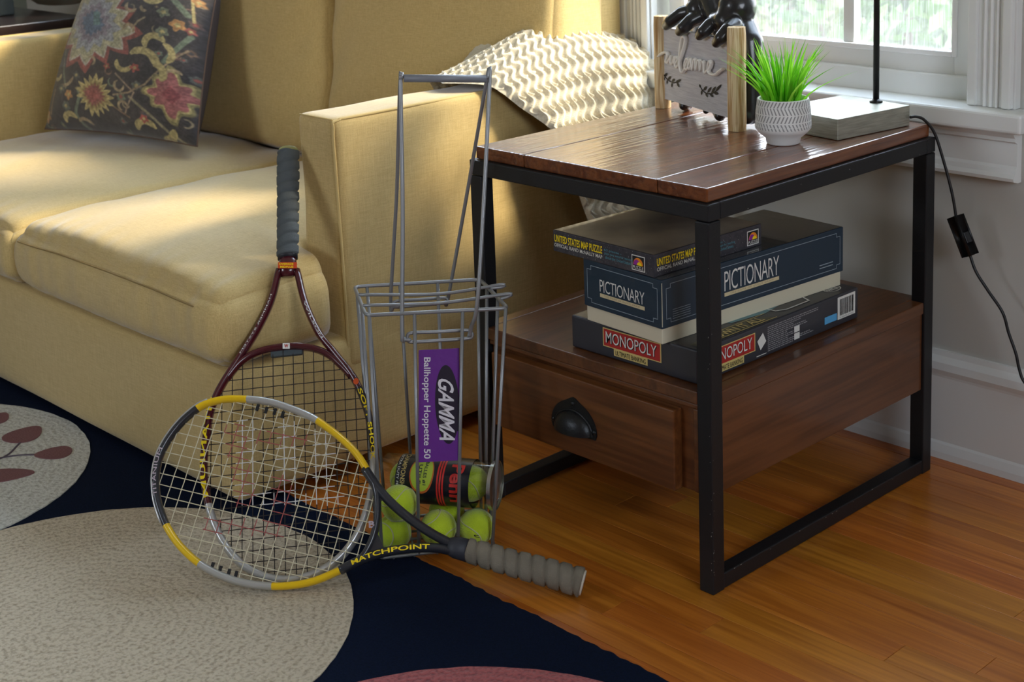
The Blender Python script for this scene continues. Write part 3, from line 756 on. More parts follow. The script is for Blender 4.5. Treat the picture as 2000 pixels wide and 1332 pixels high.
pm = [m_white, mat('ink_pale_blue', (150, 166, 176), .6), m_cream, mat('ink_tan', (150, 136, 104), .6)]
obj('lettering', pict_face(f0, .1745, .038, .138, .030, .050), pm, pict, label='white lettering PICTIONARY')
bm = pict_face(f1, .4235, .135, .262, .029, .061)
for k in range(2): f1.rect(bm, .362, .016 + k * .005, .396, .0175 + k * .005, .0006, 1)
for k in range(5): f1.rect(bm, .022, .012 + k * .0035, .06, .0128 + k * .0035, .0006, 1)
obj('lettering', bm, pm, pict, label='white lettering PICTIONARY')
bm = nb()
for (fx, e) in ((f1, 0),): fx.rect(bm, -.0006, .004, .0010, Hp - .004, .0003, 0)
lt = nb(); f2.rect(lt, .0015, .0015, .173, .422, .0003); obj('lid_print_glare', lt, mat('lid_grey_glare', (74, 76, 78), .25, coat=.8), pict, label='dark grey lid top with glare in its colour')  # grey of the navy lid's top has the glare painted in
obj('worn_edge', bm, mat('worn_card', (190, 184, 160), .8), pict)

# top box (map puzzle)
puz = thing('puzzle_box', 'flat dark map puzzle box with yellow lettering on top of the stack', 'puzzle box', (-.22, .13, .469))
bm, f0, f1, f2 = game_box((-.1145, .0095, 0), R_(-2.7), .2239, .247, .4689, .5037, .0012); Hz = .0348
m_puz = mat('box_speckled', (44, 44, 52), .45, coat=.2, var=((64, 60, 66), 130, (1, 1, 1)))
obj('carton', bm, m_puz, puz)
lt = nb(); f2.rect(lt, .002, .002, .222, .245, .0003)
obj('lid_picture', lt, mat('map_print_glare', (176, 160, 134), .30, coat=.6, var=((112, 104, 96), 9, (1, 1, 1)), bump=(14, .2, (1, 1, 1))), puz)  # lid picture lightened so that its colour carries the glare
def puz_face(f, Wd, x0, long):
    bm = nb(); k = 1.0
    f.text(bm, 'UNITED STATES MAP PUZZLE', x0, .0165, x0 + .110, .0285, .015, 0, .0008, 0)
    f.text(bm, 'OFFICIAL RAND McNALLY MAP', x0, .0085, x0 + .110, .0145, .008, 0, .0008, 1)
    for i, (s_, l) in enumerate((('63 pieces -', .038), ('plays two ways for learning', .062), ('about the United States', .058))):
        f.text(bm, s_, x0 + .114 + i * .001, .0215 - i * .0055, x0 + .114 + l, .0262 - i * .0055, .002, 0, .0008, 2)
    xe = Wd - .046 if not long else Wd - .036
    f.rect(bm, xe, .0045, xe + .028, .0285, .0006, 1); f.rect(bm, xe + .0015, .006, xe + .0265, .027, .0008, 3)
    for j, (c0, mi) in enumerate(((.5, 5), (.28, 4), (.72, 6))):
        pts = [(xe + .014 + (.0105 - j * .002) * math.cos(PI * i / 10) * (1 if j == 0 else .8) + (0, -.003, .003)[j], .0135 + (.0115 - j * .003) * math.sin(PI * i / 10)) for i in range(11)]
        f.poly(bm, pts, .0010 + j * .0002, mi)
    f.text(bm, 'PUZZLE', xe + .003, .0072, xe + .025, .0120, .01, 0, .0011, 1)
    rr = random.Random(int(Wd * 1e4))
    for i in range(150):
        x = rr.uniform(.004, Wd - .004); y = rr.uniform(.002, Hz - .002); s_ = rr.uniform(.0002, .0006); f.rect(bm, x, y, x + s_, y + s_, .0004, 1)
    return bm
pm = [m_yel, m_white, m_cyan, m_black, m_pur, m_org, m_yel]
obj('lettering', puz_face(f0, .2239, .004, False), pm, puz, label='yellow and white lettering UNITED STATES MAP PUZZLE')
obj('lettering', puz_face(f1, .247, .006, True), pm, puz, label='yellow and white lettering UNITED STATES MAP PUZZLE')

# ------------------------------------------------------------------ things on the table top
TZ = .6222
m_nickel = mat('brushed_nickel', (186, 186, 172), .48, .75, bump=(60, .15, (1, 1, 14)), var=((160, 160, 148), 30, (1, 1, 12)))
m_pole = mat('dark_bronze', (52, 52, 54), .35, .8)
lamp = thing('table_lamp', 'table lamp with square brushed metal base and thin dark pole', 'lamp', (-.09, .5, TZ))
FL_, ex, ey = boxframe((-.0517, .3916, 0), R_(-8.0)); Z = V((0, 0, 1)); wl, dl = .148, .176
bm = obox(nb(), V((FL_.x, FL_.y, TZ + .0178)) - ex * wl / 2 + ey * dl / 2, ex, ey, Z, wl / 2, dl / 2, .0175, .0012); obj('base', bm, m_nickel, lamp)
pc = PZ(1711, 200, TZ + .0353)
bm = tube(nb(), [pc + Z * .0005, pc + Z * .60], .0053, 20); obj('pole', bm, m_pole, lamp, True)
bm = lathe(nb(), [(.011, 0), (.0112, .002), (.0075, .0035), (.0058, .006)], 24, pc + Z * .0003); obj('collar', bm, m_pole, lamp, True)
# lamp cord and switch
m_cord = mat('cord_black', (24, 24, 26), .45)
cp = [(1778, 229, .560), (1790, 228, .572), (1806, 235, .588), (1826, 262, .604), (1846, 325, .612), (1860, 380, .616), (1868, 428, .618)]
cq = [(1893, 493, .620), (1906, 530, .620), (1930, 568, .622), (1958, 610, .624), (1970, 650, .626), (1984, 690, .626), (1991, 722, .626), (2002, 748, .626), (2040, 790, .63)]
P1 = [PY(*p) for p in cp]; P2 = [PY(*p) for p in cq]
P1[0].z = max(P1[0].z, TZ + .006); 
cordo = thing('lamp_cord', 'black lamp cord hanging off the back of the table', 'cord', P1[3])
for P_ in (P1, P2): obj('cord', tube(nb(), smooth_path(P_, 8), .0026, 8), m_cord, cordo, True)
A_, B_ = P1[-1], P2[0]; d = (B_ - A_).normalized(); n_ = V((-.35, -.94, 0)).normalized(); n_ = (n_ - d * n_.dot(d)).normalized(); s_ = d.cross(n_)
sw = obox(nb(), (A_ + B_) / 2, s_, d, n_, .0095, (B_ - A_).length / 2 + .002, .008, .0035)
swo = obj('inline_switch', sw, m_cord, cordo, True)
obj('rocker', obox(nb(), (A_ + B_) / 2 - s_ * .0095 + d * .004, s_, d, n_, .003, .008, .005, .001), m_cord, swo)

# potted grass
pot = thing('potted_grass', 'white ceramic pot with grey herringbone strokes and artificial green grass', 'plant', (0, 0, 0))
pcn = PZ(1535, 286, TZ) + V((-.717, .696, 0)) * .026; pcn.z = TZ + .0003
m_cer = mat('white_ceramic', (228, 228, 226), .5); m_strk = mat('grey_glaze', (150, 150, 150), .8)
prof = [(.0, 0), (.025, 0), (.027, .002), (.0285, .010), (.040, .0195), (.0448, .026), (.0452, .032), (.0440, .055), (.0412, .0735), (.0405, .0748), (.0392, .0748), (.0385, .073), (.041, .05), (.038, .028), (.0, .026)]
obj('pot', lathe(nb(), prof[1:-1], 64, pcn), m_cer, pot, True)
def pr(z):
    for (r0, z0), (r1, z1) in zip(prof[5:8] + [prof[8]], prof[6:9]):
        if z0 <= z <= z1: return r0 + (r1 - r0) * (z - z0) / (z1 - z0)
    return .042
bm = nb(); N = 46
for row, zc in enumerate((.0325, .0455, .0580, .0690)):
    for k in range(N):
        sl = .055 * (1 if row % 2 else -1); hh = .0054 if row < 3 else .0048
        for a0, z0, a1, z1 in ((2 * PI * k / N - sl, zc - hh, 2 * PI * k / N + sl, zc + hh),):
            w = .026; pts = []
            for (a, z) in ((a0 - w, z0), (a0 + w, z0), (a1 + w, z1), (a1 - w, z1)):
                r = pr(z) + .0003; pts.append(bm.verts.new(pcn + V((r * math.cos(a), r * math.sin(a), z))))
            bm.faces.new(pts)
o = obj('herringbone_strokes', bm, m_strk, pot); o['kind'] = 'stuff'
obj('soil_disc', lathe(nb(), [(.037, .060), (.037, .064)], 32, pcn), mat('green_foam', (90, 130, 40), .9), pot)
m_gr = [mat('grass_green', (136, 216, 44), .45), mat('grass_bright', (180, 240, 84), .45), mat('grass_deep', (104, 190, 34), .45)]
for m in m_gr:
    b = m.node_tree.nodes['Principled BSDF']; b.inputs['Transmission Weight'].default_value = .0
    t = m.node_tree; tl = t.nodes.new('ShaderNodeBsdfTranslucent'); tl.inputs[0].default_value = b.inputs['Base Color'].default_value
    mx = t.nodes.new('ShaderNodeMixShader'); mx.inputs[0].default_value = .45; on = t.nodes['Material Output']
    t.links.new(b.outputs[0], mx.inputs[1]); t.links.new(tl.outputs[0], mx.inputs[2]); t.links.new(mx.outputs[0], on.inputs[0])
rg = random.Random(21)
for k in range(96):
    a = rg.uniform(0, 2 * PI); rr = .030 * math.sqrt(rg.random()); base = pcn + V((rr * math.cos(a), rr * math.sin(a), .062))
    a2 = a + rg.uniform(-.6, .6); lean = (rr / .030) ** 1.3 * rg.uniform(.3, 1.0) * .092 + rg.uniform(0, .008); h = rg.uniform(.085, .128) - lean * .25
    out = V((math.cos(a2), math.sin(a2), 0)); side = V((-out.y, out.x, 0)); tw = rg.uniform(0, PI); side = (side * math.cos(tw) + out * math.sin(tw) * .8).normalized(); w0 = rg.uniform(.0022, .0036)
    bm = nb(); L_, C_, R2 = [], [], []
    for i in range(7):
        t_ = i / 6; c = base + Z * (h * (t_ - .10 * t_ * t_)) + out * lean * (t_ ** 1.7); w = w0 * (1 - t_ ** 2.2) + .0001
        nn_ = side.cross(Z); L_.append(bm.verts.new(c - side * w)); C_.append(bm.verts.new(c + nn_ * w * .5)); R2.append(bm.verts.new(c + side * w))
    for i in range(6):
        bm.faces.new((L_[i], C_[i], C_[i + 1], L_[i + 1])); bm.faces.new((C_[i], R2[i], R2[i + 1], C_[i + 1]))
    me = bpy.data.meshes.new('leaf'); bm.to_mesh(me); bm.free(); me.materials.append(rg.choice(m_gr)); 
    o = bpy.data.objects.new('leaf', me); COL.objects.link(o); o.parent = pot

# welcome sign
sign = thing('welcome_sign', 'small whitewashed wooden welcome sign between two log posts', 'sign', (0, 0, 0))
pl_ = (PZ(1286, 211, TZ)); prr = (PZ(1430, 256, TZ))
sd_ = (prr - pl_); sd_.z = 0; sw_ = sd_.length; sd_.normalize(); sn = V((sd_.y, -sd_.x, 0))
if sn.dot(CAM - pl_) < 0: sn = -sn
m_log = wood_mat('peeled_log', (240, 220, 178), (184, 142, 86), axis=2, rough=.75, bstr=.9, rings=4, scale=3)
m_board = mat('whitewashed_board', (216, 216, 222), .7, bump=(40, .7, (1, 1, 9)), var=((196, 196, 204), 26, (1, 1, 12)))
m_black_ = mat('sign_black', (20, 20, 22), .6)
def post(c, h, r):
    rings = []
    for i in range(13):
        z = h * i / 12; ring = []
        for j in range(22):
            a = 2 * PI * j / 22; rr = r * (1 + .05 * noise.noise(V((math.cos(a) * 2, math.sin(a) * 2, z * 18 + c.x * 30)))) * (1 + .10 * max(abs(math.cos(a)), abs(math.sin(a))) ** 4)
            if i in (0, 12): rr *= .95
            ring.append(V((c.x, c.y, TZ + .0003 + z)) + sd_ * (rr * math.cos(a)) + sn * (rr * math.sin(a)))
        rings.append(ring)
    return ring_loft(nb(), rings)
c1 = pl_ - sn * .010; c2 = prr - sn * .010
sharp(obj('post', post(c1, .170, .0142), m_log, sign), 50); sharp(obj('post', post(c2, .176, .0150), m_log, sign), 50)
bc = (c1 + c2) / 2; bc.z = TZ + .0855
obj('board', obox(nb(), bc, sd_, sn, Z, sw_ / 2 - .010, .004, .0665, .001), m_board, sign)
BP = bc + sn * .0045
def SB(u, v, off=0): return PP(u, v, BP + sn * off, sn)
def z1(x, y): return (1260 + x / 5.125, y / 5.125)
wp = [(118, 592), (150, 550), (190, 525), (224, 530), (222, 580), (212, 618), (232, 622), (255, 580), (266, 560), (262, 620), (276, 640), (296, 590), (302, 560), (300, 630), (322, 620), (334, 590), (322, 572), (306, 610), (312, 665), (335, 660), (352, 600), (392, 470), (406, 390), (388, 362), (368, 400), (350, 540), (352, 660), (372, 724), (395, 700), (420, 640), (436, 596), (420, 590), (402, 640), (412, 690), (436, 680), (446, 610), (462, 590), (470, 640), (452, 690), (440, 660), (470, 600), (478, 700), (492, 610), (510, 600), (514, 700), (532, 615), (552, 612), (556, 710), (574, 630), (592, 625), (598, 720), (616, 720), (650, 680), (664, 630), (650, 612), (634, 660), (640, 720), (668, 745), (710, 745), (745, 715), (782, 690)]
obj('lettering', tube(nb(), smooth_path([SB(*z1(*p), .0055) for p in wp], 3), .0027, 8, ry=.0042, up=sn), mat('sign_white', (252, 250, 244), .4), sign, label='white cursive lettering welcome')
bm = nb()
def sprig(stem, leaves):
    tube(bm, smooth_path([SB(*z1(*p), .0004) for p in stem], 4), .0012, 5, ry=.0005, up=sn)
    for (xa, ya, xb, yb) in leaves:
        a = SB(*z1(xa, ya), .0005); b = SB(*z1(xb, yb), .0005); d_ = b - a; s2 = d_.cross(sn).normalized() * .0028
        bm.faces.new([bm.verts.new(q) for q in (a, a + d_ * .35 + s2, a + d_ * .75 + s2 * .8, b, a + d_ * .75 - s2 * .8, a + d_ * .35 - s2)])
sprig([(172, 690), (188, 750), (230, 800), (290, 828), (355, 800)], [(182, 740, 168, 690), (190, 760, 225, 735), (190, 770, 190, 805), (225, 795, 262, 765), (225, 800, 215, 840), (262, 818, 300, 790), (270, 825, 265, 875), (300, 828, 362, 796), (315, 828, 342, 872)])
obj('leaf_sprig', bm, m_black_, sign, label='black painted leaf sprig'); bm = nb()
sprig([(545, 850), (570, 900), (620, 935), (690, 925), (760, 850)], [(556, 875, 540, 846), (570, 900, 560, 950), (580, 905, 620, 865), (600, 925, 628, 975), (620, 930, 665, 870), (640, 935, 685, 968), (660, 930, 710, 865), (680, 925, 736, 940), (700, 915, 765, 845)])
obj('leaf_sprig', bm, m_black_, sign, label='black painted leaf sprig')

# black animal figurine behind the sign
fig = bpy.data.objects
m_fig = mat('figurine_black', (34, 34, 36), .30, coat=.3, bump=(60, .25, (1, 1, .4)))
def FB(u, v, off): return PP(u, v, BP - sn * off, sn)
caps = []
def chain(pts):
    for (a, b) in zip(pts, pts[1:]): caps.append((FB(*a[:3]), a[3], FB(*b[:3]), b[3]))
chain([(1392, -120, .055, .050), (1402, -30, .055, .043), (1418, 20, .055, .041), (1432, 62, .052, .036)])
chain([(1392, -120, .055, .05), (1372, -190, .050, .040), (1345, -195, .02, .022)])        # neck, head, muzzle (above the picture)
chain([(1378, -232, .05, .014), (1372, -215, .05, .016)]); chain([(1412, -225, .06, .014), (1402, -205, .055, .016)])
chain([(1440, 50, .050, .034), (1462, 84, .046, .026), (1468, 130, .042, .0185), (1467, 180, .040, .0185), (1466, 216, .038, .0185)])
chain([(1466, 224, .038, .0170), (1460, 229, .028, .0125)])
chain([(1400, 40, .055, .034), (1362, 90, .050, .026), (1352, 150, .040, .018), (1340, 196, .030, .015)]); chain([(1341, 203, .026, .0125), (1337, 205, .012, .0105)])
chain([(1392, 150, .05, .016), (1398, 205, .035, .0125)]); chain([(1400, 214, .03, .0100), (1406, 225, .014, .0105)]); chain([(1380, 214, .02, .007), (1379, 216, .008, .006)])
chain([(1380, -6, .045, .034), (1364, 18, .024, .023), (1350, 24, .016, .016)]); chain([(1440, 14, .045, .034), (1420, 40, .022, .023), (1398, 40, .016, .015)])
chain([(1362, 20, .022, .016), (1332, 26, .003, .0128), (1310, 42, -.009, .0118), (1301, 50, -.011, .0088)])
chain([(1370, 30, .022, .015), (1350, 40, .003, .0128), (1335, 54, -.010, .0116), (1327, 62, -.012, .0085)])
chain([(1400, 40, .022, .015), (1388, 48, .003, .0126), (1374, 62, -.010, .0114), (1366, 70, -.012, .0085)])
chain([(1434, 48, .022, .015), (1422, 58, .003, .0126), (1408, 74, -.010, .0114), (1399, 84, -.012, .0085)])
me = blob(caps, .0022, 3)
zmin = min(v.co.z for v in me.vertices)
for v in me.vertices: v.co.z = max(v.co.z, TZ + .0004)
figo = obj('animal_figurine', me, m_fig, None, True); tag(figo, 'glossy black animal figurine with claws hooked over the welcome sign', 'figurine')

# ------------------------------------------------------------------ ball hopper
m_wire = mat('grey_wire', (150, 152, 154), .42, .55)
hop = thing('ball_hopper', 'grey wire tennis ball hopper basket with upright folding handles', 'ball basket', (-.47, -.14, 0))
BZ = .0155
FLb, FRb = PZ(742, 1090, BZ), PZ(965, 1066, BZ); fw = (FRb - FLb).normalized(); fdp = V((-fw.y, fw.x, 0))
BLb, BRb = FLb + fdp * .135, FRb + fdp * .135
RZ_ = .398
FLr, FRr, BLr, BRr = PZ(715, 616, RZ_), PZ(992, 602, RZ_), PZ(692, 560, RZ_), PZ(938, 546, RZ_)
WR = .0028
def wire(pts, r=WR, nm='wire', par=None): return obj(nm, tube(nb(), pts, r, 8), m_wire, par or hop, True)
def rloop(c, k=.012):
    out = []
    for i in range(4):
        a, b, d_ = c[i - 1], c[i], c[(i + 1) % 4]
        p = b + (a - b).normalized() * k; q = b + (d_ - b).normalized() * k
        for t_ in (0, .33, .66, 1): out.append(p * (1 - t_) ** 2 + b * 2 * t_ * (1 - t_) + q * t_ * t_)
    return out
obj('rim', tube(nb(), rloop([FLr, FRr, BRr, BLr]), .0032, 8, closed=True), m_wire, hop, True)
obj('bottom_ring', tube(nb(), rloop([FLb, FRb, BRb, BLb], .008), WR, 8, closed=True), m_wire, hop, True)
def lerp(a, b, t_): return a + (b - a) * t_
for (a0, b0, a1, b1, ts) in ((FLb, FRb, FLr, FRr, (.02, .34, .68, .985)), (BLb, BRb, BLr, BRr, (.10, .36, .66, .98)), (FLb, BLb, FLr, BLr, (.35, .75)), (FRb, BRb, FRr, BRr, (.35, .75))):
    for t_ in ts: wire([lerp(a0, b0, t_), lerp(a1, b1, t_ if t_ > .05 else .02)])
for t_ in (.2, .4, .6, .8): wire([lerp(FLb, BLb, t_), lerp(FRb, BRb, t_)], .0024)
for t_ in (.12, .30, .5, .7, .88): wire([lerp(FLb, FRb, t_) - Z * .003, lerp(BLb, BRb, t_) - Z * .003], .0018, 'floor_wire')
# the two lid bars with hooked ends
for (t_, uL, uM, uR, uE) in ((.62, (706, 589), (860, 574), (980, 556), (983, 575)), (.25, (716, 605), (860, 592), (993, 574), (998, 598))):
    p0 = lerp(FLr, BLr, t_) + Z * .004; p3 = lerp(FRr, BRr, t_)
    pe = p3 + Z * .003
    ptop = PP(*uR, p3, fdp); pm_ = PP(*uM, lerp(p0, p3, .5), fdp)
    wire(smooth_path([p0, pm_, ptop - fw * .004, ptop + V((0, 0, -.004)), pe], 6), WR, 'lid_bar')
# handles
hc = V((-.449, -.098, .756)); hd = V((fw.x, fw.y, 0)).normalized() * .0685
HL, HR = PP(787, 153, hc, fdp), PP(951, 154, hc, fdp)
obj('handle_grip', tube(nb(), [HL + (HR - HL) * .01, HR - (HR - HL) * .01], .0062, 16), mat('grey_grip', (128, 132, 140), .4), hop, True)
def frp(u, v, k, off=0): # point on the flaring front (k=0) or back (k=1) wall
    base = lerp(FLb, BLb, k); n_ = (lerp(FRb, BRb, k) - base).cross(lerp(FLr, BLr, k) - base).normalized()
    if n_.dot(CAM - base) < 0: n_ = -n_
    return PP(u, v, base + n_ * off, n_), n_
a1_, nF = frp(786, 655, 0, .004); b1_, _ = frp(921, 650, 0, .004)
wire(smooth_path([HL + V((0, 0, -.0)), HL + Z * -.006 - (HR - HL).normalized() * .004, lerp(HL, a1_, .5), a1_ + Z * .01, frp(790, 662, 0, .004)[0], frp(802, 664, 0, .001)[0]], 6), .0033, 'handle_arm')
wire(smooth_path([HR, HR + Z * -.006 + (HR - HL).normalized() * .004, frp(935, 560, 0, .02)[0], b1_ + Z * .01, frp(916, 657, 0, .002)[0]], 6), .0033, 'handle_arm')
loop = [frp(u, v, 0, .001)[0] for u, v in ((806, 650), (858, 648), (912, 645), (921, 650), (922, 656), (914, 661), (860, 665), (806, 668), (797, 664), (796, 655))]
obj('pivot_loop', tube(nb(), smooth_path(loop, 5, True), WR, 8, closed=True), m_wire, hop, True)
a2_ = frp(763, 590, 1, -.004)[0]; b2_ = frp(876, 586, 1, -.004)[0]
wire(smooth_path([HL, lerp(HL, a2_, .03) - (HR - HL).normalized() * .004, lerp(HL, a2_, .5), a2_, frp(770, 598, 1, 0)[0], frp(782, 598, 1, 0)[0]], 6), .003, 'handle_arm')
wire(smooth_path([HR, lerp(HR, b2_, .03), lerp(HR, b2_, .5), b2_ + Z * .006, frp(870, 590, 1, 0)[0]], 6), .003, 'handle_arm')
loop = [frp(u, v, 1, -.001)[0] for u, v in ((775, 588), (820, 585), (866, 582), (874, 586), (868, 592), (820, 596), (775, 600), (768, 596))]
obj('pivot_loop', tube(nb(), smooth_path(loop, 5, True), WR, 8, closed=True), m_wire, hop, True)
# purple name plate
m_purp = mat('plate_purple', (104, 38, 140), .4, bump=(80, .25, (1, 1, 1)))
q = [frp(u, v, 0, .0045)[0] for u, v in ((817, 903), (899, 899), (897, 680), (818, 684))]
bm = poly_plate(nb(), q, -nF, .0008); plate = obj('name_plate', bm, m_purp, hop, label='purple plastic name plate')
def PLT(u, v, off=.0006): return frp(u, v, 0, .0045 + off)[0]
bm = nb(); bm.faces.new([bm.verts.new(PLT(873.5 + 23.5 * math.cos(a) + 3 * math.sin(a), 790 + 77 * math.sin(a), .0004)) for a in [2 * PI * i / 48 for i in range(48)]])
bm.faces.ensure_lookup_table()
bm.faces.new([bm.verts.new(PLT(893 + 5 * math.cos(a), 836 + 6.5 * math.sin(a), .0005)) for a in [2 * PI * i / 16 for i in range(16)]])
obj('emblem', bm, mat('emblem_black', (26, 16, 40), .4), plate)
bm = nb(); text_fn(bm, 'GAMMA', lambda x, y: PLT(855 + 31 * y + 3 * x, 741 + 124 * x + 12 * (y - .5), .0009), .02, .0); obj('lettering', bm, mat('plate_white', (226, 222, 228), .5), plate, label='white slanted lettering GAMMA'); bm = nb()
text_fn(bm, 'Ballhopper Hoppette 50', lambda x, y: PLT(824 + 17 * y + (1 - x) * 0, 698 + 198 * x, .0007), .014)
obj('lettering', bm, mat('plate_white', (226, 222, 228), .5), plate, label='white lettering Ballhopper Hoppette 50')

# tennis balls
m_ball = mat('tennis_felt', (202, 226, 40), .95, sheen=.6, bump=(420, .8, (1, 1, 1)), var=((186, 212, 30), 40, (1, 1, 1)))
m_seam = mat('ball_seam', (196, 200, 150), .8)
BR = .0292
def ball(c, rot, label, mark=False, seam=True):
    c = V(c); bm = nb(); bmesh.ops.create_uvsphere(bm, u_segments=40, v_segments=24, radius=BR)
    E = Matrix.Rotation(rot[0], 4, 'X') @ Matrix.Rotation(rot[1], 4, 'Y') @ Matrix.Rotation(rot[2], 4, 'Z')
    o = thing('tennis_ball', label, 'ball', c, 'tennis balls in the wire basket')
    for v in bm.verts: v.co = v.co + c
    obj('felt', bm, m_ball, o, True)
    P = []
    for i in range(90):
        t_ = 2 * PI * i / 90; p = V((.75 * math.cos(t_) + .25 * math.cos(3 * t_), .75 * math.sin(t_) - .25 * math.sin(3 * t_), .866 * math.sin(2 * t_))).normalized() * BR * .999
        P.append(c + (E @ p))
    obj('seam', tube(nb(), P, .0011, 6, closed=True), m_seam, o, True)
    return o
Fh = V((_f.x, _f.y, 0)).normalized(); Rh = V((_r.x, _r.y, 0)).normalized()
def BK(u, v, off):   # vertical plane parallel to the front of the basket
    return PP(u, v, FLb + fdp * off, fdp)
pts = {}
b1 = BK(768, 1040, .060)
b2 = BK(779, 983, .036)
b3 = BK(856, 1031, .036)
b4 = BK(931, 1029, .036)
ball(b1, (.3, 1.2, .4), 'yellow-green tennis ball at the lower left of the basket')
ball(b2, (1.9, .2, 1.0), 'yellow-green tennis ball stacked on top, below the black can label')
ball(b3, (.6, .9, 2.2), 'yellow-green tennis ball at the middle of the basket floor')
o4 = ball(b4, (.2, 1.75, .9), 'yellow-green tennis ball at the lower right, beside the racket grip')
bm = nb(); vd_ = (CAM - b4).normalized(); r4 = vd_.cross(Z).normalized() * -1; u4 = vd_.cross(r4)
def BM(x, y): 
    d_ = (vd_ + r4 * x + u4 * y).normalized(); return b4 + d_ * (BR + .0008)
text_fn(bm, 'U', lambda x, y: BM(-.18 + .34 * y, -.40 - .18 * (1 - x) - .12 * y), .03); obj('print', bm, m_black_, o4)
b5 = b3 + fdp * .060 + fw * .02; b5.z = b3.z; b6 = b4 + fdp * .058 + fw * -.005; b6.z = .034
ball(b5, (1, 1, 1), 'yellow-green tennis ball in the back row of the basket, behind the middle one'); 
# ball can
AX = (Rh * .965 - Fh * .26).normalized(); cc = BK(862, 939, .074); CR = .0385; CL = .188
can = thing('tennis_ball_can', 'clear tennis ball can with black and red label lying on the balls', 'can', cc)
cf = V((AX.y, -AX.x, 0)); cf = cf if cf.dot(CAM - cc) > 0 else -cf
def CP(s, th, off=0): return cc + AX * s + (Z * math.cos(th) + cf * math.sin(th)) * (CR + off)
def cyl(s0, s1, off, seg=48, caps=False):
    rings = [[CP(s0 + (s1 - s0) * i / 4, 2 * PI * j / seg, off) for j in range(seg)] for i in range(5)]
    return ring_loft(nb(), rings, False, caps)
m_plast = bpy.data.materials.new('clear_plastic'); m_plast.use_nodes = True; t = m_plast.node_tree; t.nodes.clear()
o_ = t.nodes.new('ShaderNodeOutputMaterial'); mx = t.nodes.new('ShaderNodeMixShader'); tr = t.nodes.new('ShaderNodeBsdfTransparent'); tr.inputs[0].default_value = (.9, .92, .88, 1)
gl = t.nodes.new('ShaderNodeBsdfGlossy'); gl.inputs['Roughness'].default_value = .08; mx.inputs[0].default_value = .12; t.links.new(tr.outputs[0], mx.inputs[1]); t.links.new(gl.outputs[0], mx.inputs[2]); t.links.new(mx.outputs[0], o_.inputs[0])
obj('clear_tube', cyl(-CL / 2, CL / 2, -.0006), m_plast, can, True)
m_lab = mat('can_label_black', (26, 27, 34), .3, coat=.3)
lab_ = obj('label_sleeve', cyl(-.066, .058, .0002), m_lab, can, True)
obj('metal_rim', cyl(CL / 2 - .006, CL / 2, .0012), mat('steel_rim', (190, 190, 186), .25, .9), can, True)
bm = nb(); vs = [bm.verts.new(cc + AX * (CL / 2 - .003) + (CP(0, 2 * PI * j / 40) - cc) * .97) for j in range(40)]; bm.faces.new(vs)
lid = obj('lid', bm, mat('steel_lid', (160, 158, 150), .3, .8), can)
tp = cc + AX * (CL / 2 - .001); obj('pull_tab', obox(nb(), tp - Z * .012, AX, cf, Z, .001, .006, .013, .001), mat('tab_steel', (225, 225, 225), .2, .9), lid)
bm = nb(); D = math.radians
def band(s0, s1, t0, t1, mi, off=.0006, n=24):
    for i in range(n):
        ta, tb_ = t0 + (t1 - t0) * i / n, t0 + (t1 - t0) * (i + 1) / n
        bm.faces.new([bm.verts.new(CP(*p, off)) for p in ((s0, ta), (s1, ta), (s1, tb_), (s0, tb_))]).material_index = mi
for s0 in (.004, .0085, .013): band(s0, s0 + .0028, D(0), D(200), 0)
def oval(s, th, rs, rt, mi, off, n=30):
    c_ = bm.verts.new(CP(s, th, off)); K = 5
    prev = None
    for k in range(1, K + 1):
        ring = [bm.verts.new(CP(s + rs * k / K * math.cos(2 * PI * i / n), th + rt * k / K * math.sin(2 * PI * i / n), off)) for i in range(n)]
        for i in range(n):
            j = (i + 1) % n
            (bm.faces.new((c_, ring[i], ring[j])) if prev is None else bm.faces.new((prev[i], ring[i], ring[j], prev[j]))).material_index = mi
        prev = ring
oval(-.022, D(52), .0205, D(48), 2, .0005); oval(-.022, D(50), .0185, D(44), 1, .0009)
def ct(body, s0, s1, t0, t1, mi, bold=0, off=.0013): text_fn(bm, body, lambda x, y: CP(s0 + (s1 - s0) * y, t0 + (t1 - t0) * x, off), bold, 0, mi)
CM = [mat('can_red', (214, 50, 44), .45), mat('can_green', (190, 214, 70), .5), mat('can_orange', (214, 110, 50), .5), m_gold, m_white, mat('can_ink', (30, 50, 60), .5)]
obj('stripes_and_oval', bm, CM, lab_); bm = nb()
ct('Penn', .026, .048, D(22), D(116), 0, .03); obj('lettering', bm, CM, lab_, label='red lettering Penn'); bm = nb()
ct('CHAMPIONSHIP', -.057, -.049, D(-5), D(96), 3, .012); ct('EXTRA DUTY FELT', -.0635, -.0595, D(0), D(96), 4, .01)
ct('BALLES #1', -.019, -.013, D(20), D(78), 5, .015); ct('UTILE', -.028, -.022, D(30), D(76), 5, .015)
obj('lettering', bm, CM, lab_)
for s0, lb in ((-.058, 'yellow-green tennis ball inside the clear can at its left end'), (.050, 'yellow-green tennis ball inside the clear can next to its metal lid')):
    o = ball(cc + AX * s0, (.4, .2, 1.2), lb)
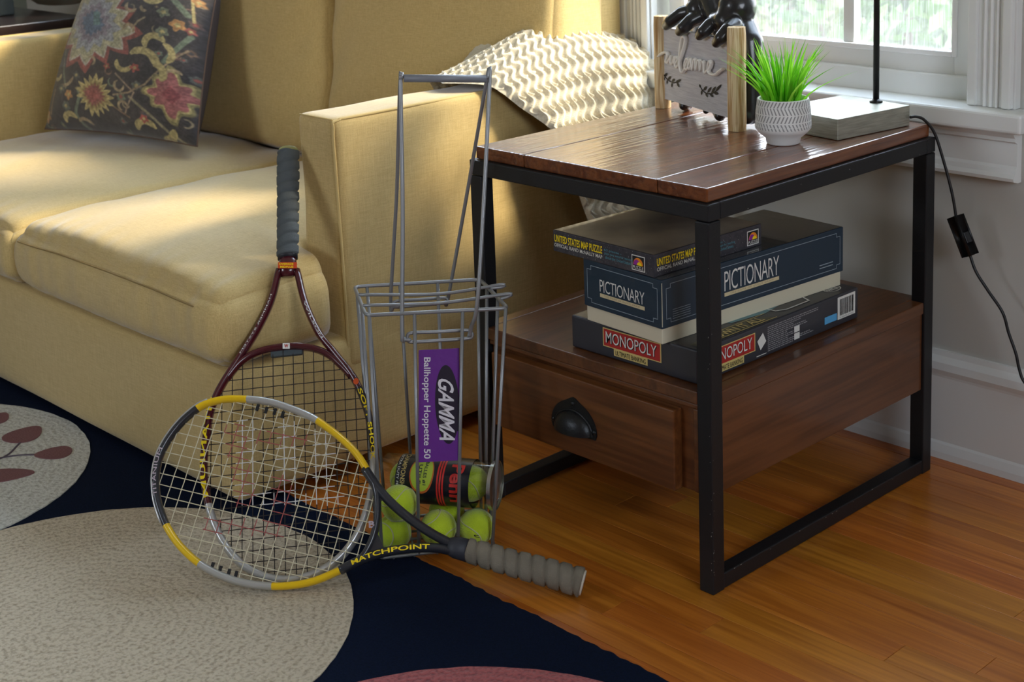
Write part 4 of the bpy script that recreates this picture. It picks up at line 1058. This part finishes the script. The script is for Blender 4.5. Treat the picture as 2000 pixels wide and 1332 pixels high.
# ------------------------------------------------------------------ rackets
m_str_nat = mat('string_natural', (214, 206, 176), .5); m_str_blk = mat('string_black', (38, 30, 26), .5); m_str_wht = mat('string_white', (232, 232, 232), .5); m_str_red = mat('string_red', (168, 84, 80), .5)
def inside(poly, x, y):
    c = False; n = len(poly)
    for i in range(n):
        x1_, y1_ = poly[i]; x2_, y2_ = poly[i - 1]
        if (y1_ > y) != (y2_ > y) and x < (x2_ - x1_) * (y - y1_) / (y2_ - y1_) + x1_: c = not c
    return c
def racket_plane(p0, a, across):
    w = (across - a * across.dot(a)).normalized(); n = w.cross(a).normalized()
    if n.dot(CAM - p0) < 0: n = -n
    return w, n
def colored_tube(path, rw, rn, n, cols, closed=False):
    """cols: list of (start fraction, material index)"""
    bm = tube(nb(), path, rw, 12, closed=closed, up=n, ry=rn); bm.faces.ensure_lookup_table(); k = len(path)
    for idx, f in enumerate(bm.faces):
        i = idx // 12; fr2 = i / k; mi = 0
        for s, m_ in cols:
            if fr2 >= s: mi = m_
        f.material_index = mi
    return bm
def strings(p0, w, a, n, head, sv, tv, logo, mats, r=.00072):
    """head polygon px->plane; sv = main positions, tv = cross positions (local metres)"""
    poly = [((q - p0).dot(w), (q - p0).dot(a)) for q in head]; bm = nb()
    def seg(axis, val):
        xs = []
        for i in range(len(poly)):
            (xa, ya), (xb, yb) = poly[i - 1], poly[i]
            u0, u1 = (xa, xb) if axis == 0 else (ya, yb); v0, v1 = (ya, yb) if axis == 0 else (xa, xb)
            if (u0 > val) != (u1 > val): xs.append(v0 + (v1 - v0) * (val - u0) / (u1 - u0))
        xs.sort()
        if len(xs) < 2: return
        lo, hi = xs[0], xs[-1]; k = max(2, int((hi - lo) / .0045)); P = []
        for i in range(k + 1):
            v = lo + (hi - lo) * i / k; loc = (val, v) if axis == 0 else (v, val)
            ph = math.sin(v / .016 * PI + val * 200) * .0005 + (.0004 if axis else -.0004)
            P.append(p0 + w * loc[0] + a * loc[1] + n * ph)
        f0 = len(bm.faces); tube(bm, P, r, 5); bm.faces.ensure_lookup_table()
        for i in range(k):
            mid = (P[i] + P[i + 1]) / 2; mi = 1 if logo(mid) else 0
            for j in range(5): bm.faces[f0 + i * 5 + j].material_index = mi
    for s in sv: seg(0, s)
    for t_ in tv: seg(1, t_)
    return bm
def to_px(p):
    d_ = p - CAM; z = d_.dot(_f); return CX + FPX * d_.dot(_r) / z, CY - FPX * d_.dot(_u) / z
def grip(p0, p1, n, r0, r1, pitch, seed):
    ax = (p1 - p0); L_ = ax.length; ax.normalize(); b = ax.cross(n).normalized(); K = 110; rings = []
    for i in range(K + 1):
        s = L_ * i / K; ring = []
        for j in range(24):
            th = 2 * PI * j / 24; r = r0 + (r1 - r0) * i / K
            ph = (s / pitch + th / (2 * PI)) % 1.0
            bulge = min(1, ph / .25, (1 - ph) / .12) ; r += .0056 * (max(bulge, 0) ** .7) - .0036 + .0012 * noise.noise(V((math.cos(th) * 1.5, s * 34, seed + 9))) + .0006 * noise.noise(V((th, s * 60, seed)))
            if i == K: r *= .86
            if i == 0: r *= .93
            ring.append(p0 + ax * s + (b * math.cos(th) + n * math.sin(th) * .86) * r)
        rings.append(ring)
    return ring_loft(nb(), rings)
# maroon racket leaning against the arm front
m_mar = mat('racket_maroon', (76, 20, 30), .25, coat=.6); m_silv = mat('racket_silver', (198, 198, 196), .3, .5); m_rblk = mat('racket_black', (34, 26, 30), .3, coat=.4)
B0 = PZ(575, 1133, .0225); T0 = PY(563, 300, -.118); ax_ = (T0 - B0).normalized(); w_, n_m = racket_plane(B0, ax_, Rh)
MP = lambda u, v, off=0: PP(u, v, B0 + n_m * off, n_m)
rk = thing('tennis_racket', 'maroon tennis racket with dark grip leaning upright against the sofa arm', 'racket', B0)
loopL = [(545, 528), (530, 585), (505, 639), (471, 694), (438, 745), (422, 775), (411, 805), (404, 846), (399, 890), (399, 934), (406, 979), (419, 1024), (441, 1066), (474, 1103), (522, 1127), (570, 1132), (619, 1119), (664, 1089), (696, 1047), (716, 998), (727, 950), (730, 901), (727, 853), (716, 798), (692, 740), (654, 690), (623, 651), (596, 592), (580, 528)]
path = smooth_path([MP(*p) for p in loopL], 6)
nP = len(loopL) - 1
fr_obj = obj('frame', colored_tube(path, .0062, .0105, n_m, [(0, 0), (10 / nP, 1), (21.2 / nP, 2), (23.4 / nP, 0)]), [m_mar, m_silv, m_rblk], rk, True)
br_pts = [(442, 741), (470, 708), (506, 687), (557, 677), (604, 679), (640, 692), (668, 716), (686, 735)]
obj('throat_bridge', tube(nb(), smooth_path([MP(*p) for p in br_pts], 6), .0058, 12, up=n_m, ry=.0095), m_mar, rk, True)
headp = [MP(*p) for p in loopL[4:25]] + [MP(*p) for p in br_pts[::-1]]
ssv = [-.118 + .0155 * k for k in range(17)]
cy0 = [(.016 + .0175 * k) for k in range(20)]
off_s = ((MP(400, 900) - B0).dot(w_) + (MP(731, 900) - B0).dot(w_)) / 2
def logoM(p):
    u, v = to_px(p)
    return (461 < u < 497 and 820 < v < 985) or (540 < u < 577 and 820 < v < 985) or (612 < u < 655 and 835 < v < 985) or (455 < u < 672 and 962 < v < 986)
o = obj('string_bed', strings(B0, w_, ax_, n_m, headp, [off_s + (k - 7.5) * .0166 for k in range(16)], cy0, logoM, None, .0008), [m_str_blk, m_str_wht], rk)
o['kind'] = 'stuff'
G0, G1 = MP(562, 500), MP(563, 296)
obj('throat_cone', tube(nb(), [MP(562, 540), MP(562, 528), MP(562, 512), MP(562, 498)], [.011, .0162, .0150, .0145], 16, up=n_m, ry=[.008, .0105, .0115, .012]), m_mar, rk, True)
obj('collar', tube(nb(), [MP(562, 506), MP(562, 494)], .0172, 20, up=n_m, ry=.0145), mat('collar_black', (28, 30, 36), .5), rk, True)
obj('grip', grip(G0, G1, n_m, .0172, .0182, .0205, 1), mat('grip_charcoal', (84, 90, 92), .85, bump=(500, .4, (1, 1, 1))), rk, True)
obj('butt_cap', tube(nb(), [G1 - ax_ * .002, G1 + ax_ * .004], [.0178, .0165], 20, up=n_m, ry=.015), mat('cap_olive', (150, 148, 90), .6), rk, True)
bm = nb(); MQ = lambda u, v, off: MP(u, v, .0118 + off)
def mrect(u0, v0, u1, v1, off, mi): bm.faces.new([bm.verts.new(MP(u, v, off)) for u, v in ((u0, v1), (u1, v1), (u1, v0), (u0, v0))]).material_index = mi
mrect(543, 512, 580, 524, .0128, 0); text_fn(bm, 'OVERSIZE', lambda x, y: MP(545 + 28 * x, 517.5 - 4 * y, .0133), .03, 0, 1); text_fn(bm, 'MIDPLUS', lambda x, y: MP(547 + 26 * x, 523 - 4 * y, .0133), .03, 0, 1)
obj('throat_label', bm, [mat('label_orange', (206, 70, 30), .4), m_yel], rk, label='orange throat label with yellow lettering')
bm = nb(); mrect(552, 670, 566, 681, .0108, 0); text_fn(bm, 'W', lambda x, y: MP(555 + 8 * x, 679 - 7 * y, .0112), .03, 0, 1)
obj('bridge_badge', bm, [m_white, m_red], rk, label='small white badge with a red W')
def along(path, f0, f1, body, bm, off, hgt, nrm, mi=0, bold=0.02, flip=False):
    k = len(path)
    def fn(x, y):
        s = f0 + (f1 - f0) * x; i = min(max(s * (k - 1), 0), k - 1.001); i0 = int(i); p = lerp(path[i0], path[i0 + 1], i - i0)
        tdir = (path[min(i0 + 2, k - 1)] - path[max(i0 - 1, 0)]).normalized() * (1 if f1 > f0 else -1); up_ = nrm.cross(tdir).normalized()
        return p + up_ * (y - .5) * hgt + nrm * off
    return text_fn(bm, body, fn, bold, 0, mi)
for (fa, fb, tx, hg, mm_, bo, lb) in ((23.6, 21.0, 'SOFT SHOCK', .0068, m_yel, .02, 'yellow lettering SOFT SHOCK'), (5.2, 9.9, 'TITANIUM', -.0085, m_yel, .02, 'yellow lettering TITANIUM'), (.9, 3.0, 'HAMMER SYSTEM', -.0024, m_white, 0, 'small white lettering'), (27.0, 25.7, 'WILSON', .0028, m_white, .01, 'small white lettering')):
    bm = nb(); along(path, fa / nP, fb / nP, tx, bm, .0108, hg, n_m, 0, bo); obj('lettering', bm, mm_, rk, label=lb)
bm = nb()
k_ = len(path); i_ = int(23.95 / nP * (k_ - 1)); c_ = path[i_] + n_m * .0109
bm.faces.new([bm.verts.new(c_ + w_ * .0045 * math.cos(a) + ax_ * .0055 * math.sin(a)) for a in [2 * PI * i / 14 for i in range(14)]])
obj('round_emblem', bm, mat('dot_orange', (220, 84, 30), .5), rk)
bm = nb(); obox(bm, MP(560, 690, -.004), w_, ax_, n_m, .026, .005, .004, .0015); obj('damper_strip', bm, mat('damper_grey', (70, 80, 84), .7), rk)
# yellow and silver racket lying on its side in front
m_ry = mat('racket_yellow', (240, 196, 16), .3, coat=.4); m_rdk = mat('racket_charcoal', (44, 46, 52), .32, coat=.4)
Y0 = PZ(560, 1146, .0225); Gp = PZ(1137, 1140, .0215); dd = (Gp - Y0); dd.z = 0; dd.normalize(); nn0 = V((-dd.y, dd.x, 0)); th_ = R_(36)
upv = nn0 * math.sin(th_) + Z * math.cos(th_); n_y = dd.cross(upv).normalized(); n_y = n_y if n_y.dot(CAM - Y0) > 0 else -n_y
YP = lambda u, v, off=0: PP(u, v, Y0 + n_y * off, n_y)
yr = thing('tennis_racket', 'yellow and silver tennis racket lying on its side in front of the maroon one', 'racket', Y0)
lp = [(716, 917), (696, 886), (667, 857), (635, 832), (603, 812), (554, 793), (520, 784), (483, 780), (441, 780), (409, 787), (386, 798), (354, 826), (328, 860), (312, 892), (305, 925), (305, 955), (310, 985), (325, 1026), (345, 1058), (367, 1082), (390, 1101), (425, 1121), (474, 1138), (532, 1145), (580, 1142), (619, 1133), (664, 1114), (700, 1097), (722, 1066), (734, 1030), (738, 990), (733, 950)]
hp = [YP(*p) for p in lp]; ph_ = smooth_path(hp, 6, True); nL = len(lp)
YR, YS, YK, YG = 0, 1, 2, 3
obj('frame', colored_tube(ph_, .0058, .0100, n_y, [(0, YR), (3.5 / nL, YS), (7 / nL, YR), (10 / nL, YK), (17 / nL, YR), (20 / nL, YS), (23 / nL, YR), (26 / nL, YK)], True), [m_ry, m_silv, m_rdk], yr, True)
obj('inner_trim', tube(nb(), [p + (YP(520, 960) - p).normalized() * -.0052 + n_y * .004 for p in ph_[9 * 6:17 * 6]], .0022, 6), m_silv, yr, True)
up_arm = [(712, 915), (745, 962), (790, 1005), (840, 1040), (888, 1066)]; lo_arm = [(664, 1114), (700, 1096), (745, 1080), (800, 1071), (850, 1070), (892, 1078)]
for arm_ in (up_arm, lo_arm): obj('throat_arm', tube(nb(), smooth_path([YP(*p) for p in arm_], 6), [.0072] * 1 + [.0072 + .0014 * math.sin(i / 3) * 0 for i in range(len(arm_) * 6 - 6)], 12, up=n_y, ry=.0100), m_rdk, yr, True)
gus = poly_plate(nb(), [YP(u, v, -.004) for u, v in ((690, 1101), (722, 1066), (734, 1035), (748, 1062), (752, 1080), (700, 1099))], n_y, .008); obj('throat_web', gus, m_rdk, yr)
gus = poly_plate(nb(), [YP(u, v, -.004) for u, v in ((722, 930), (736, 985), (747, 978), (768, 985), (740, 950))], n_y, .008); obj('throat_web', gus, m_rdk, yr)
hinner = [YP(*p) for p in lp]
axd = (YP(1138, 1138) - YP(305, 940)).normalized(); wd_ = (upv - axd * upv.dot(axd)).normalized()
cen = (YP(305, 940) + YP(736, 1010)) / 2
hw = [(q_ - cen).dot(wd_) for q_ in hinner]; hl = [(q_ - cen).dot(axd) for q_ in hinner]
def quadin(u, v, poly): return inside(poly, u, v)
def logoY(p):
    u, v = to_px(p)
    return any(inside(q_, u, v) for q_ in ([(436, 830), (478, 826), (500, 985), (462, 990)], [(395, 1010), (560, 1018), (556, 1052), (400, 1040)], [(530, 930), (570, 930), (566, 1040), (536, 1040)], [(500, 840), (600, 850), (600, 872), (500, 868)]))
svs = [min(hw) + .012 + (max(hw) - min(hw) - .024) * k / 15 for k in range(16)]; tvs = [min(hl) + .014 + (max(hl) - min(hl) - .03) * k / 18 for k in range(19)]
o = obj('string_bed', strings(cen, wd_, axd, n_y, hinner, svs, tvs, logoY, None, .0008), [m_str_nat, m_str_red], yr); o['kind'] = 'stuff'
bm = nb()
for u, v in ((503, 796), (520, 801), (537, 804), (552, 810), (415, 1105), (430, 1112), (447, 1118), (461, 1122)):
    p = YP(u, v, .001); obj('string_grommet', obox(nb(), p, axd, wd_, n_y, .0022, .0052, .0018), m_black_, yr)
g0, g1 = YP(912, 1074), YP(1137, 1138)
obj('collar', tube(nb(), [YP(876, 1066), YP(890, 1069), YP(916, 1076)], [.0125, .0165, .0172], 20, up=n_y, ry=[.011, .013, .014]), mat('collar_rubber', (48, 50, 58), .55), yr, True)
obj('grip', grip(g0, g1, n_y, .0168, .0205, .0215, 4), mat('grip_taupe', (132, 124, 108), .9, bump=(500, .5, (1, 1, 1)), var=((112, 104, 90), 30, (1, 1, 1))), yr, True)
obj('butt_cap', tube(nb(), [g1 - (g1 - g0).normalized() * .001, g1 + (g1 - g0).normalized() * .0022], [.0192, .0186], 20, up=n_y, ry=.0165), mat('cap_white', (214, 206, 190), .6), yr, True)
bm = nb(); lpth = smooth_path([YP(*p) for p in lo_arm], 6); along(lpth, .14, .76, 'MATCHPOINT', bm, .0103, .0074, n_y, 0, .02); obj('lettering', bm, m_yel, yr, label='yellow lettering MATCHPOINT'); bm = nb(); m_lil = mat('ink_lilac', (196, 180, 190), .5)
ip = ph_; along(ph_, 15.6 / nL, 12.6 / nL, 'TITANIUM', bm, .0103, .006, n_y, 0, .0); obj('lettering', bm, m_lil, yr, label='small silver lettering TITANIUM'); bm = nb()
mb = YP(726, 1024, .0106); text_fn(bm, 'B', lambda x, y: mb + (Rh * (x - .5) * .009) + (Z * (y - .5) * .011), .03, 0, 0)
obj('emblem', bm, m_lil, yr)

# ------------------------------------------------------------------ knitted throw over the arm
m_knit = fabric_mat('throw_wool', (236, 228, 206), (204, 192, 164), 1.3, sheen=.4, bstr=.5)
def sst(a, b, x): t_ = min(1, max(0, (x - a) / (b - a))); return t_ * t_ * (3 - 2 * t_)
prof_pts = [(-.905, .50), (-.895, .58), (-.882, .640), (-.855, .668), (-.81, .672), (-.765, .668), (-.728, .650), (-.706, .60), (-.690, .53), (-.680, .45), (-.676, .37), (-.676, .30)]
prs = smooth_path([V((x, 0, z)) for x, z in prof_pts], 8)
yfs = [(0, .30), (.25, .22), (.38, .20), (.50, .245), (.56, .272), (.62, .31), (.72, .375), (.85, .425), (1, .47)]
def yf(s):
    for (a, b), (c, d_) in zip(yfs, yfs[1:]):
        if a <= s <= c: return b + (d_ - b) * (s - a) / (c - a)
    return yfs[-1][1]
NU, NV = 330, 250
LENS = sum((b - a).length for a, b in zip(prs, prs[1:]))
def thr(u, v):
    k = u * (len(prs) - 1.0001); i = int(k); p = lerp(prs[i], prs[i + 1], k - i)
    i2 = min(i + 2, len(prs) - 1); i0 = max(i - 1, 0); tg = (prs[i2] - prs[i0]).normalized(); nr = V((-tg.z, 0, tg.x))
    if nr.z < -.2 or (abs(nr.z) < .2 and nr.x < 0 and u > .5): nr = -nr
    nr = V((tg.z * -1, 0, tg.x)); 
    y0_ = yf(u); y = y0_ + (.655 - y0_) * v + .006 * noise.noise(V((u * 9, v * 3, 4)))
    s = u * LENS
    # gathered hump on top, soft folds below
    top = math.exp(-((p.x + .80) / .075) ** 2)
    top = math.exp(-((p.x + .79) / .085) ** 2)
    hump = (sst(.20, .42, y) * .062 + .016 * math.exp(-((y - .485) / .07) ** 2) - .024 * sst(.53, .66, y)) * top
    hang = sst(.55, .75, u); fold = hang * (.012 * math.sin(y * 34 + s * 3) + .014 * sst(.3, .6, y))
    q = p + V((0, y, 0)) + V((0, 0, hump)) + nr * (fold + .004) + V((1, 0, .35)) * (.030 * sst(.38, .60, y) * sst(.40, .60, u))
    # knit relief: staggered wavy ribs
    best = 0
    for k_ in range(int(y / .0205) - 1, int(y / .0205) + 3):
        yk = (k_ + .30 * math.sin(2 * PI * s / .034)) * .0205
        best = max(best, 1 - abs(y - yk) / .0058)
        f_ = (s / .034 + .5) % 1
        if .15 < f_ < .5: best = max(best, .85 - abs(y - yk - (f_ - .15) / .35 * .0125) / .0058)
    ph = 0
    rib = abs(math.cos(PI * ph)); st = .5 + .5 * math.cos(2 * PI * s / .030 + (PI if int(math.floor(ph + .5)) % 2 else 0))
    rel = max(0, best) ** .7 * .0085
    edge = min(1, v / .03) * min(1, (1 - u) / .02)
    return q + nr * (rel * edge - (1 - min(1, v / .05)) * .004)
bm = grid_surf(nb(), thr, NU, NV)
th_o = obj('knitted_throw', bm, m_knit, None, True); tag(th_o, 'cream knitted throw with wavy ribs draped over the sofa arm', 'throw')
# second layer of the folded throw behind the first
def thr2(u, v):
    x = -.945 + .13 * u; y = .33 + .31 * v
    h = sst(.28, .44, y) * .088 * math.sin(PI * min(1, u * .75 + .25)) ** .6 if u > 0 else 0
    z = .640 + h + .004 * math.sin(v * 160) * math.cos(u * 40) * .4
    if u < .12: z = .60 + (z - .60) * (u / .12)
    return V((x, y, z))
th2 = obj('folded_layer', grid_surf(nb(), thr2, 40, 120), m_knit, th_o, True)

# ------------------------------------------------------------------ patterned pillow
import numpy as np
PQ = {'BL': (88, 250), 'BR': (385, 290), 'TR': (436, -80), 'TL': (196, -70)}
cBL, cBR = PY(88, 252, .085), PY(385, 286, .175)
cBL.z = max(cBL.z, .43)
cTR, cTL = PY(436, -80, .36), PY(196, -70, .30)
pn = (cBR - cBL).cross(cTL - cBL).normalized()
if pn.dot(CAM - cBL) < 0: pn = -pn
NP = 300
us = np.linspace(0, 1, NP + 1); UU, VV = np.meshgrid(us, us, indexing='ij')
# print painted in a flat design space (vertex colours on the cloth)
X_ = (1 - UU) * (1 - VV) * 88 + UU * (1 - VV) * 385 + UU * VV * 436 + (1 - UU) * VV * 196
Y_ = (1 - UU) * (1 - VV) * 250 + UU * (1 - VV) * 290 + UU * VV * -80 + (1 - UU) * VV * -70
rngp = np.random.RandomState(4)
def vnoise(sc, seed):
    r = np.random.RandomState(seed); G = r.rand(200, 200); x = (X_ + 50) / sc; y = (Y_ + 150) / sc
    xi = np.floor(x).astype(int) % 199; yi = np.floor(y).astype(int) % 199; fx = x - np.floor(x); fy = y - np.floor(y)
    return (G[xi, yi] * (1 - fx) + G[(xi + 1) % 199, yi] * fx) * (1 - fy) + (G[xi, (yi + 1) % 199] * (1 - fx) + G[(xi + 1) % 199, (yi + 1) % 199] * fx) * fy
img = np.zeros(X_.shape + (3,)); n1 = vnoise(9, 1)[..., None]; n2 = vnoise(22, 2)[..., None]
img[:] = np.array((50, 46, 50)) * (1 - n1 * .5) + np.array((92, 76, 74)) * n1 * .5
img = img * (1 - .25 * n2) + np.array((40, 52, 70)) * .25 * n2
def paint(mask, col, al=1.0):
    m = np.clip(mask, 0, 1)[..., None] * al; img[:] = img * (1 - m) + np.array(col) * m
def soft(d, w=1.2): return np.clip(.5 - d / w, 0, 1)
def flower(cx_, cy_, rad, layers, petals, jag, sx=1.0):
    dx = (X_ - cx_) / sx; dy = Y_ - cy_; r = np.hypot(dx, dy); th = np.arctan2(dy, dx)
    saw = np.abs(((th * petals / (2 * np.pi)) % 1) * 2 - 1)
    for k, (f, col) in enumerate(layers):
        R = rad * f * (1 - jag * saw + .08 * np.sin(th * 4)); paint(soft(r - R, 2), col)
def arc(cx_, cy_, r, a0, a1, w, col):
    dx = X_ - cx_; dy = Y_ - cy_; th = (np.arctan2(dy, dx) - a0) % (2 * np.pi); rr = np.hypot(dx, dy); span = (a1 - a0) % (2 * np.pi)
    ww = w * np.clip(np.sin(np.clip(th / span, 0, 1) * np.pi) * 1.2 + .35, 0, 1)
    paint(soft(np.abs(rr - r) - ww, 1.5) * (th < span), col)
def stroke(pts, w, col):
    d = np.full(X_.shape, 1e9)
    for (xa, ya), (xb, yb) in zip(pts, pts[1:]):
        vx, vy = xb - xa, yb - ya; L2 = vx * vx + vy * vy; t = np.clip(((X_ - xa) * vx + (Y_ - ya) * vy) / L2, 0, 1)
        d = np.minimum(d, np.hypot(X_ - xa - t * vx, Y_ - ya - t * vy))
    paint(soft(d - w, 1.5), col)
YEL, GRN, RED, CRM, ORG, BLU, PNK = (206, 184, 104), (112, 134, 106), (176, 76, 66), (206, 200, 176), (214, 142, 66), (92, 122, 160), (190, 96, 96)
rr_ = random.Random(9)
for k in range(70):
    x = rr_.uniform(60, 440); y = rr_.uniform(-90, 300); c = rr_.choice([GRN, (84, 90, 88), (110, 84, 80), (96, 104, 96), (130, 96, 70)]); flower(x, y, rr_.uniform(4, 10), [(1, c), (.45, rr_.choice([RED, YEL, (70, 70, 80)]))], 6, .3)
for k in range(60):
    x = rr_.uniform(60, 440); y = rr_.uniform(-90, 300); a = rr_.uniform(0, 6.28); arc(x, y, rr_.uniform(4, 9), a, a + rr_.uniform(2.5, 4.4), 1.4, rr_.choice([(150, 130, 96), GRN, (140, 100, 84), (168, 150, 110)]))
for p_, w, c in (([(165, 95), (168, 150), (172, 190)], 2.2, GRN), ([(365, 0), (385, 30), (398, 50)], 5, GRN), ([(400, 90), (380, 120), (362, 145)], 4, GRN), ([(270, 208), (300, 205), (330, 190), (365, 150), (395, 118)], 1.6, (170, 140, 100)),
                ([(300, 212), (330, 245), (350, 272), (370, 290)], 2.4, (150, 140, 100)), ([(280, 170), (310, 205), (285, 240)], 1.5, (170, 140, 110)), ([(262, 225), (290, 248)], 1.5, (150, 110, 80)), ([(185, 260), (182, 235), (200, 210)], 3, GRN), ([(290, 110), (322, 70), (335, 62)], 1.8, (170, 150, 110)), ([(245, 140), (262, 125), (300, 85)], 1.8, (120, 90, 80)), ([(405, 60), (405, -40)], 2, YEL), ([(118, 230), (140, 190)], 2, (150, 120, 80))): stroke(p_, w, c)
flower(232, 70, 96, [(1, RED), (.86, CRM), (.80, (196, 190, 140)), (.60, (170, 176, 186)), (.42, (150, 140, 160)), (.27, BLU)], 13, .26, 1.0)
paint(soft(np.maximum(np.abs(X_ - 241) - 7, np.abs(Y_ - 62) - 13), 2), (96, 146, 150))
flower(232, 207, 38, [(1, YEL), (.72, (176, 150, 76)), (.56, (168, 84, 74)), (.30, (190, 66, 66))], 17, .34)
flower(230, 205, 16, [(1, (186, 88, 80)), (.5, RED)], 5, .4)
dd_ = np.abs(X_ - 367) / .95 + np.abs(Y_ - 206) / 1.2; sw2 = 6 * np.sin(np.arctan2(Y_ - 206, X_ - 367) * 8)
paint(soft(dd_ - 46 - sw2, 3), (150, 138, 78)); paint(soft(dd_ - 40 - sw2, 2), YEL); paint(soft(dd_ - 35 - sw2, 2), PNK); paint(soft(dd_ - 14, 3), (170, 70, 76))
for a in ((348, 14, 16, .2, 3.6, 6), (349, 112, 15, 2.6, 6.1, 6), (352, 130, 22, 5.2, .9, 5), (326, 150, 24, 3.9, 6.6, 7), (338, 168, 22, 5.0, .7, 6), (297, 150, 14, .4, 3.6, 4.5), (284, 192, 9, 0, 4.6, 2.4), (284, 228, 8, 2, 6.4, 2.4), (313, 272, 18, 3.3, 6.0, 5.5), (338, 262, 22, .2, 1.9, 6), (165, 250, 15, 3.2, 5.9, 5), (190, 262, 16, 4.0, 6.0, 3), (170, 160, 26, .5, 2.0, 3), (150, 160, 12, .3, 2.6, 3.5), (232, 145, 8, 4, 7.6, 2.4), (310, 40, 10, .5, 4, 3), (335, 42, 7, 1.2, 3.6, 3), (305, 85, 9, 3, 7, 3), (375, 170, 10, 3.4, 6.0, 2.4)):
    arc(*a, YEL if a[5] > 3 else (188, 160, 112))
for x, y, r, c in ((316, 160, 9, (200, 70, 60)), (264, 156, 7, (190, 70, 60)), (316, 250, 8, (200, 70, 60)), (384, 72, 13, ORG), (177, 203, 10, ORG), (365, 50, 11, (120, 132, 100)), (362, 88, 11, (120, 132, 100)), (160, 190, 9, (96, 112, 100)), (165, 222, 10, (96, 112, 100)), (400, 80, 8, RED), (325, 20, 8, RED), (313, -5, 14, BLU), (105, 232, 12, ORG), (410, 230, 9, ORG), (412, 20, 9, ORG)):
    flower(x, y, r, [(1, c), (.4, YEL)], 5, .35)
paint(np.clip((170 - X_ + (Y_ - 60) * .28) / 60, 0, 1) * (Y_ < 150), (120, 132, 176), .45)  # bluish light sheen on the left side, painted into the print
gm = img.mean(2, keepdims=True); img = (gm + (img - gm) * .74) * .80 + np.array((70, 64, 62)) * .20; img = img * (.80 + .4 * vnoise(2.4, 7)[..., None]) * (.9 + .2 * vnoise(7, 12)[..., None])
def psurf(side):
    def fn(u, v):
        a = 2 * u - 1; b = 2 * v - 1
        P = cBL * (1 - u) * (1 - v) + cBR * u * (1 - v) + cTR * u * v + cTL * (1 - u) * v
        C0 = (cBL + cBR + cTR + cTL) / 4
        pull = .075 * ((1 - a * a) * b ** 8 + (1 - b * b) * a ** 8) * .6
        P = P + (C0 - P) * pull
        t_ = .082 * (max(0, 1 - abs(a) ** 3.0) ** .55) * (max(0, 1 - abs(b) ** 3.0) ** .55)
        t_ += .004 * noise.noise(V((u * 5, v * 5, side))) * (1 - a * a) * (1 - b * b)
        return P + pn * side * t_
    return fn
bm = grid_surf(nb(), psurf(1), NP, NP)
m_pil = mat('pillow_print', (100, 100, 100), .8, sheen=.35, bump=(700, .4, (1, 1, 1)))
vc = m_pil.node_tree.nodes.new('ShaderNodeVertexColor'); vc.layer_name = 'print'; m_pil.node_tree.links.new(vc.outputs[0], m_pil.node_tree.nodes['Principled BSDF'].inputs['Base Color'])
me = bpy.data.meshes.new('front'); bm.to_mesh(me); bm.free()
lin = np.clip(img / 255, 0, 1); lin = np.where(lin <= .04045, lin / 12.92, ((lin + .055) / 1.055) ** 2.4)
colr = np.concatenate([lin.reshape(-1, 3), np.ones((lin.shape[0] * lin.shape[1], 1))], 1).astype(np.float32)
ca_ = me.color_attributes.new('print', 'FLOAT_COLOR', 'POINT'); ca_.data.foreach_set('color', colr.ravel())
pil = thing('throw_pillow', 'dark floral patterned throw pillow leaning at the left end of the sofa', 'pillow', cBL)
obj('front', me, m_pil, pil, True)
obj('back', grid_surf(nb(), psurf(-1), 40, 40), mat('pillow_back', (66, 58, 60), .85), pil, True)
E_ = [psurf(0)(t_ / 30, 0) for t_ in range(31)] + [psurf(0)(1, t_ / 30) for t_ in range(1, 31)] + [psurf(0)(1 - t_ / 30, 1) for t_ in range(1, 31)] + [psurf(0)(0, 1 - t_ / 30) for t_ in range(1, 30)]
obj('edge_seam', tube(nb(), E_, .0022, 8, closed=True), mat('pillow_edge', (104, 84, 72), .85), pil, True)

# ------------------------------------------------------------------ dark side table behind the far arm
m_dkw = mat('dark_table_wood', (40, 28, 26), .3, coat=.3)
zt2 = .672; e0, e1 = PZ(0, 52, zt2), PZ(168, 31, zt2); xe = (e0.x + e1.x) / 2
dt = thing('end_table', 'dark wood end table behind the far arm of the sofa', 'table', (xe - .3, .2, 0))
obj('tabletop', qbox((xe - .62, -.35, zt2 - .028), (xe, e1.y, zt2), .003), m_dkw, dt)
for x in (xe - .60, xe - .06):
    for y in (-.33, e1.y - .06): obj('leg', qbox((x, y, .0), (x + .045, y + .045, zt2 - .028), .003), m_dkw, dt)
obj('apron', qbox((xe - .58, -.31, zt2 - .10), (xe - .03, e1.y - .03, zt2 - .028), .002), m_dkw, dt)
q0 = PZ(30, 29, zt2)
bxo = obj('storage_box', box(nb(), (q0.x - .22, q0.y - .18, zt2 + .0004), (q0.x, q0.y, zt2 + .12), .004), mat('dark_box', (44, 50, 48), .5)); tag(bxo, 'small dark box on the end table at the top left corner', 'box')
q1 = PZ(118, 14, zt2)
vb = obj('glazed_bowl', lathe(nb(), [(.05, .0004), (.075, .006), (.13, .05), (.145, .09), (.141, .09), (.126, .052), (.07, .010)], 48, (q1.x - .08, q1.y + .05, zt2)), mat('pale_glaze', (160, 168, 160), .35), None, True)
tag(vb, 'pale grey-green glazed bowl on the dark end table', 'bowl')
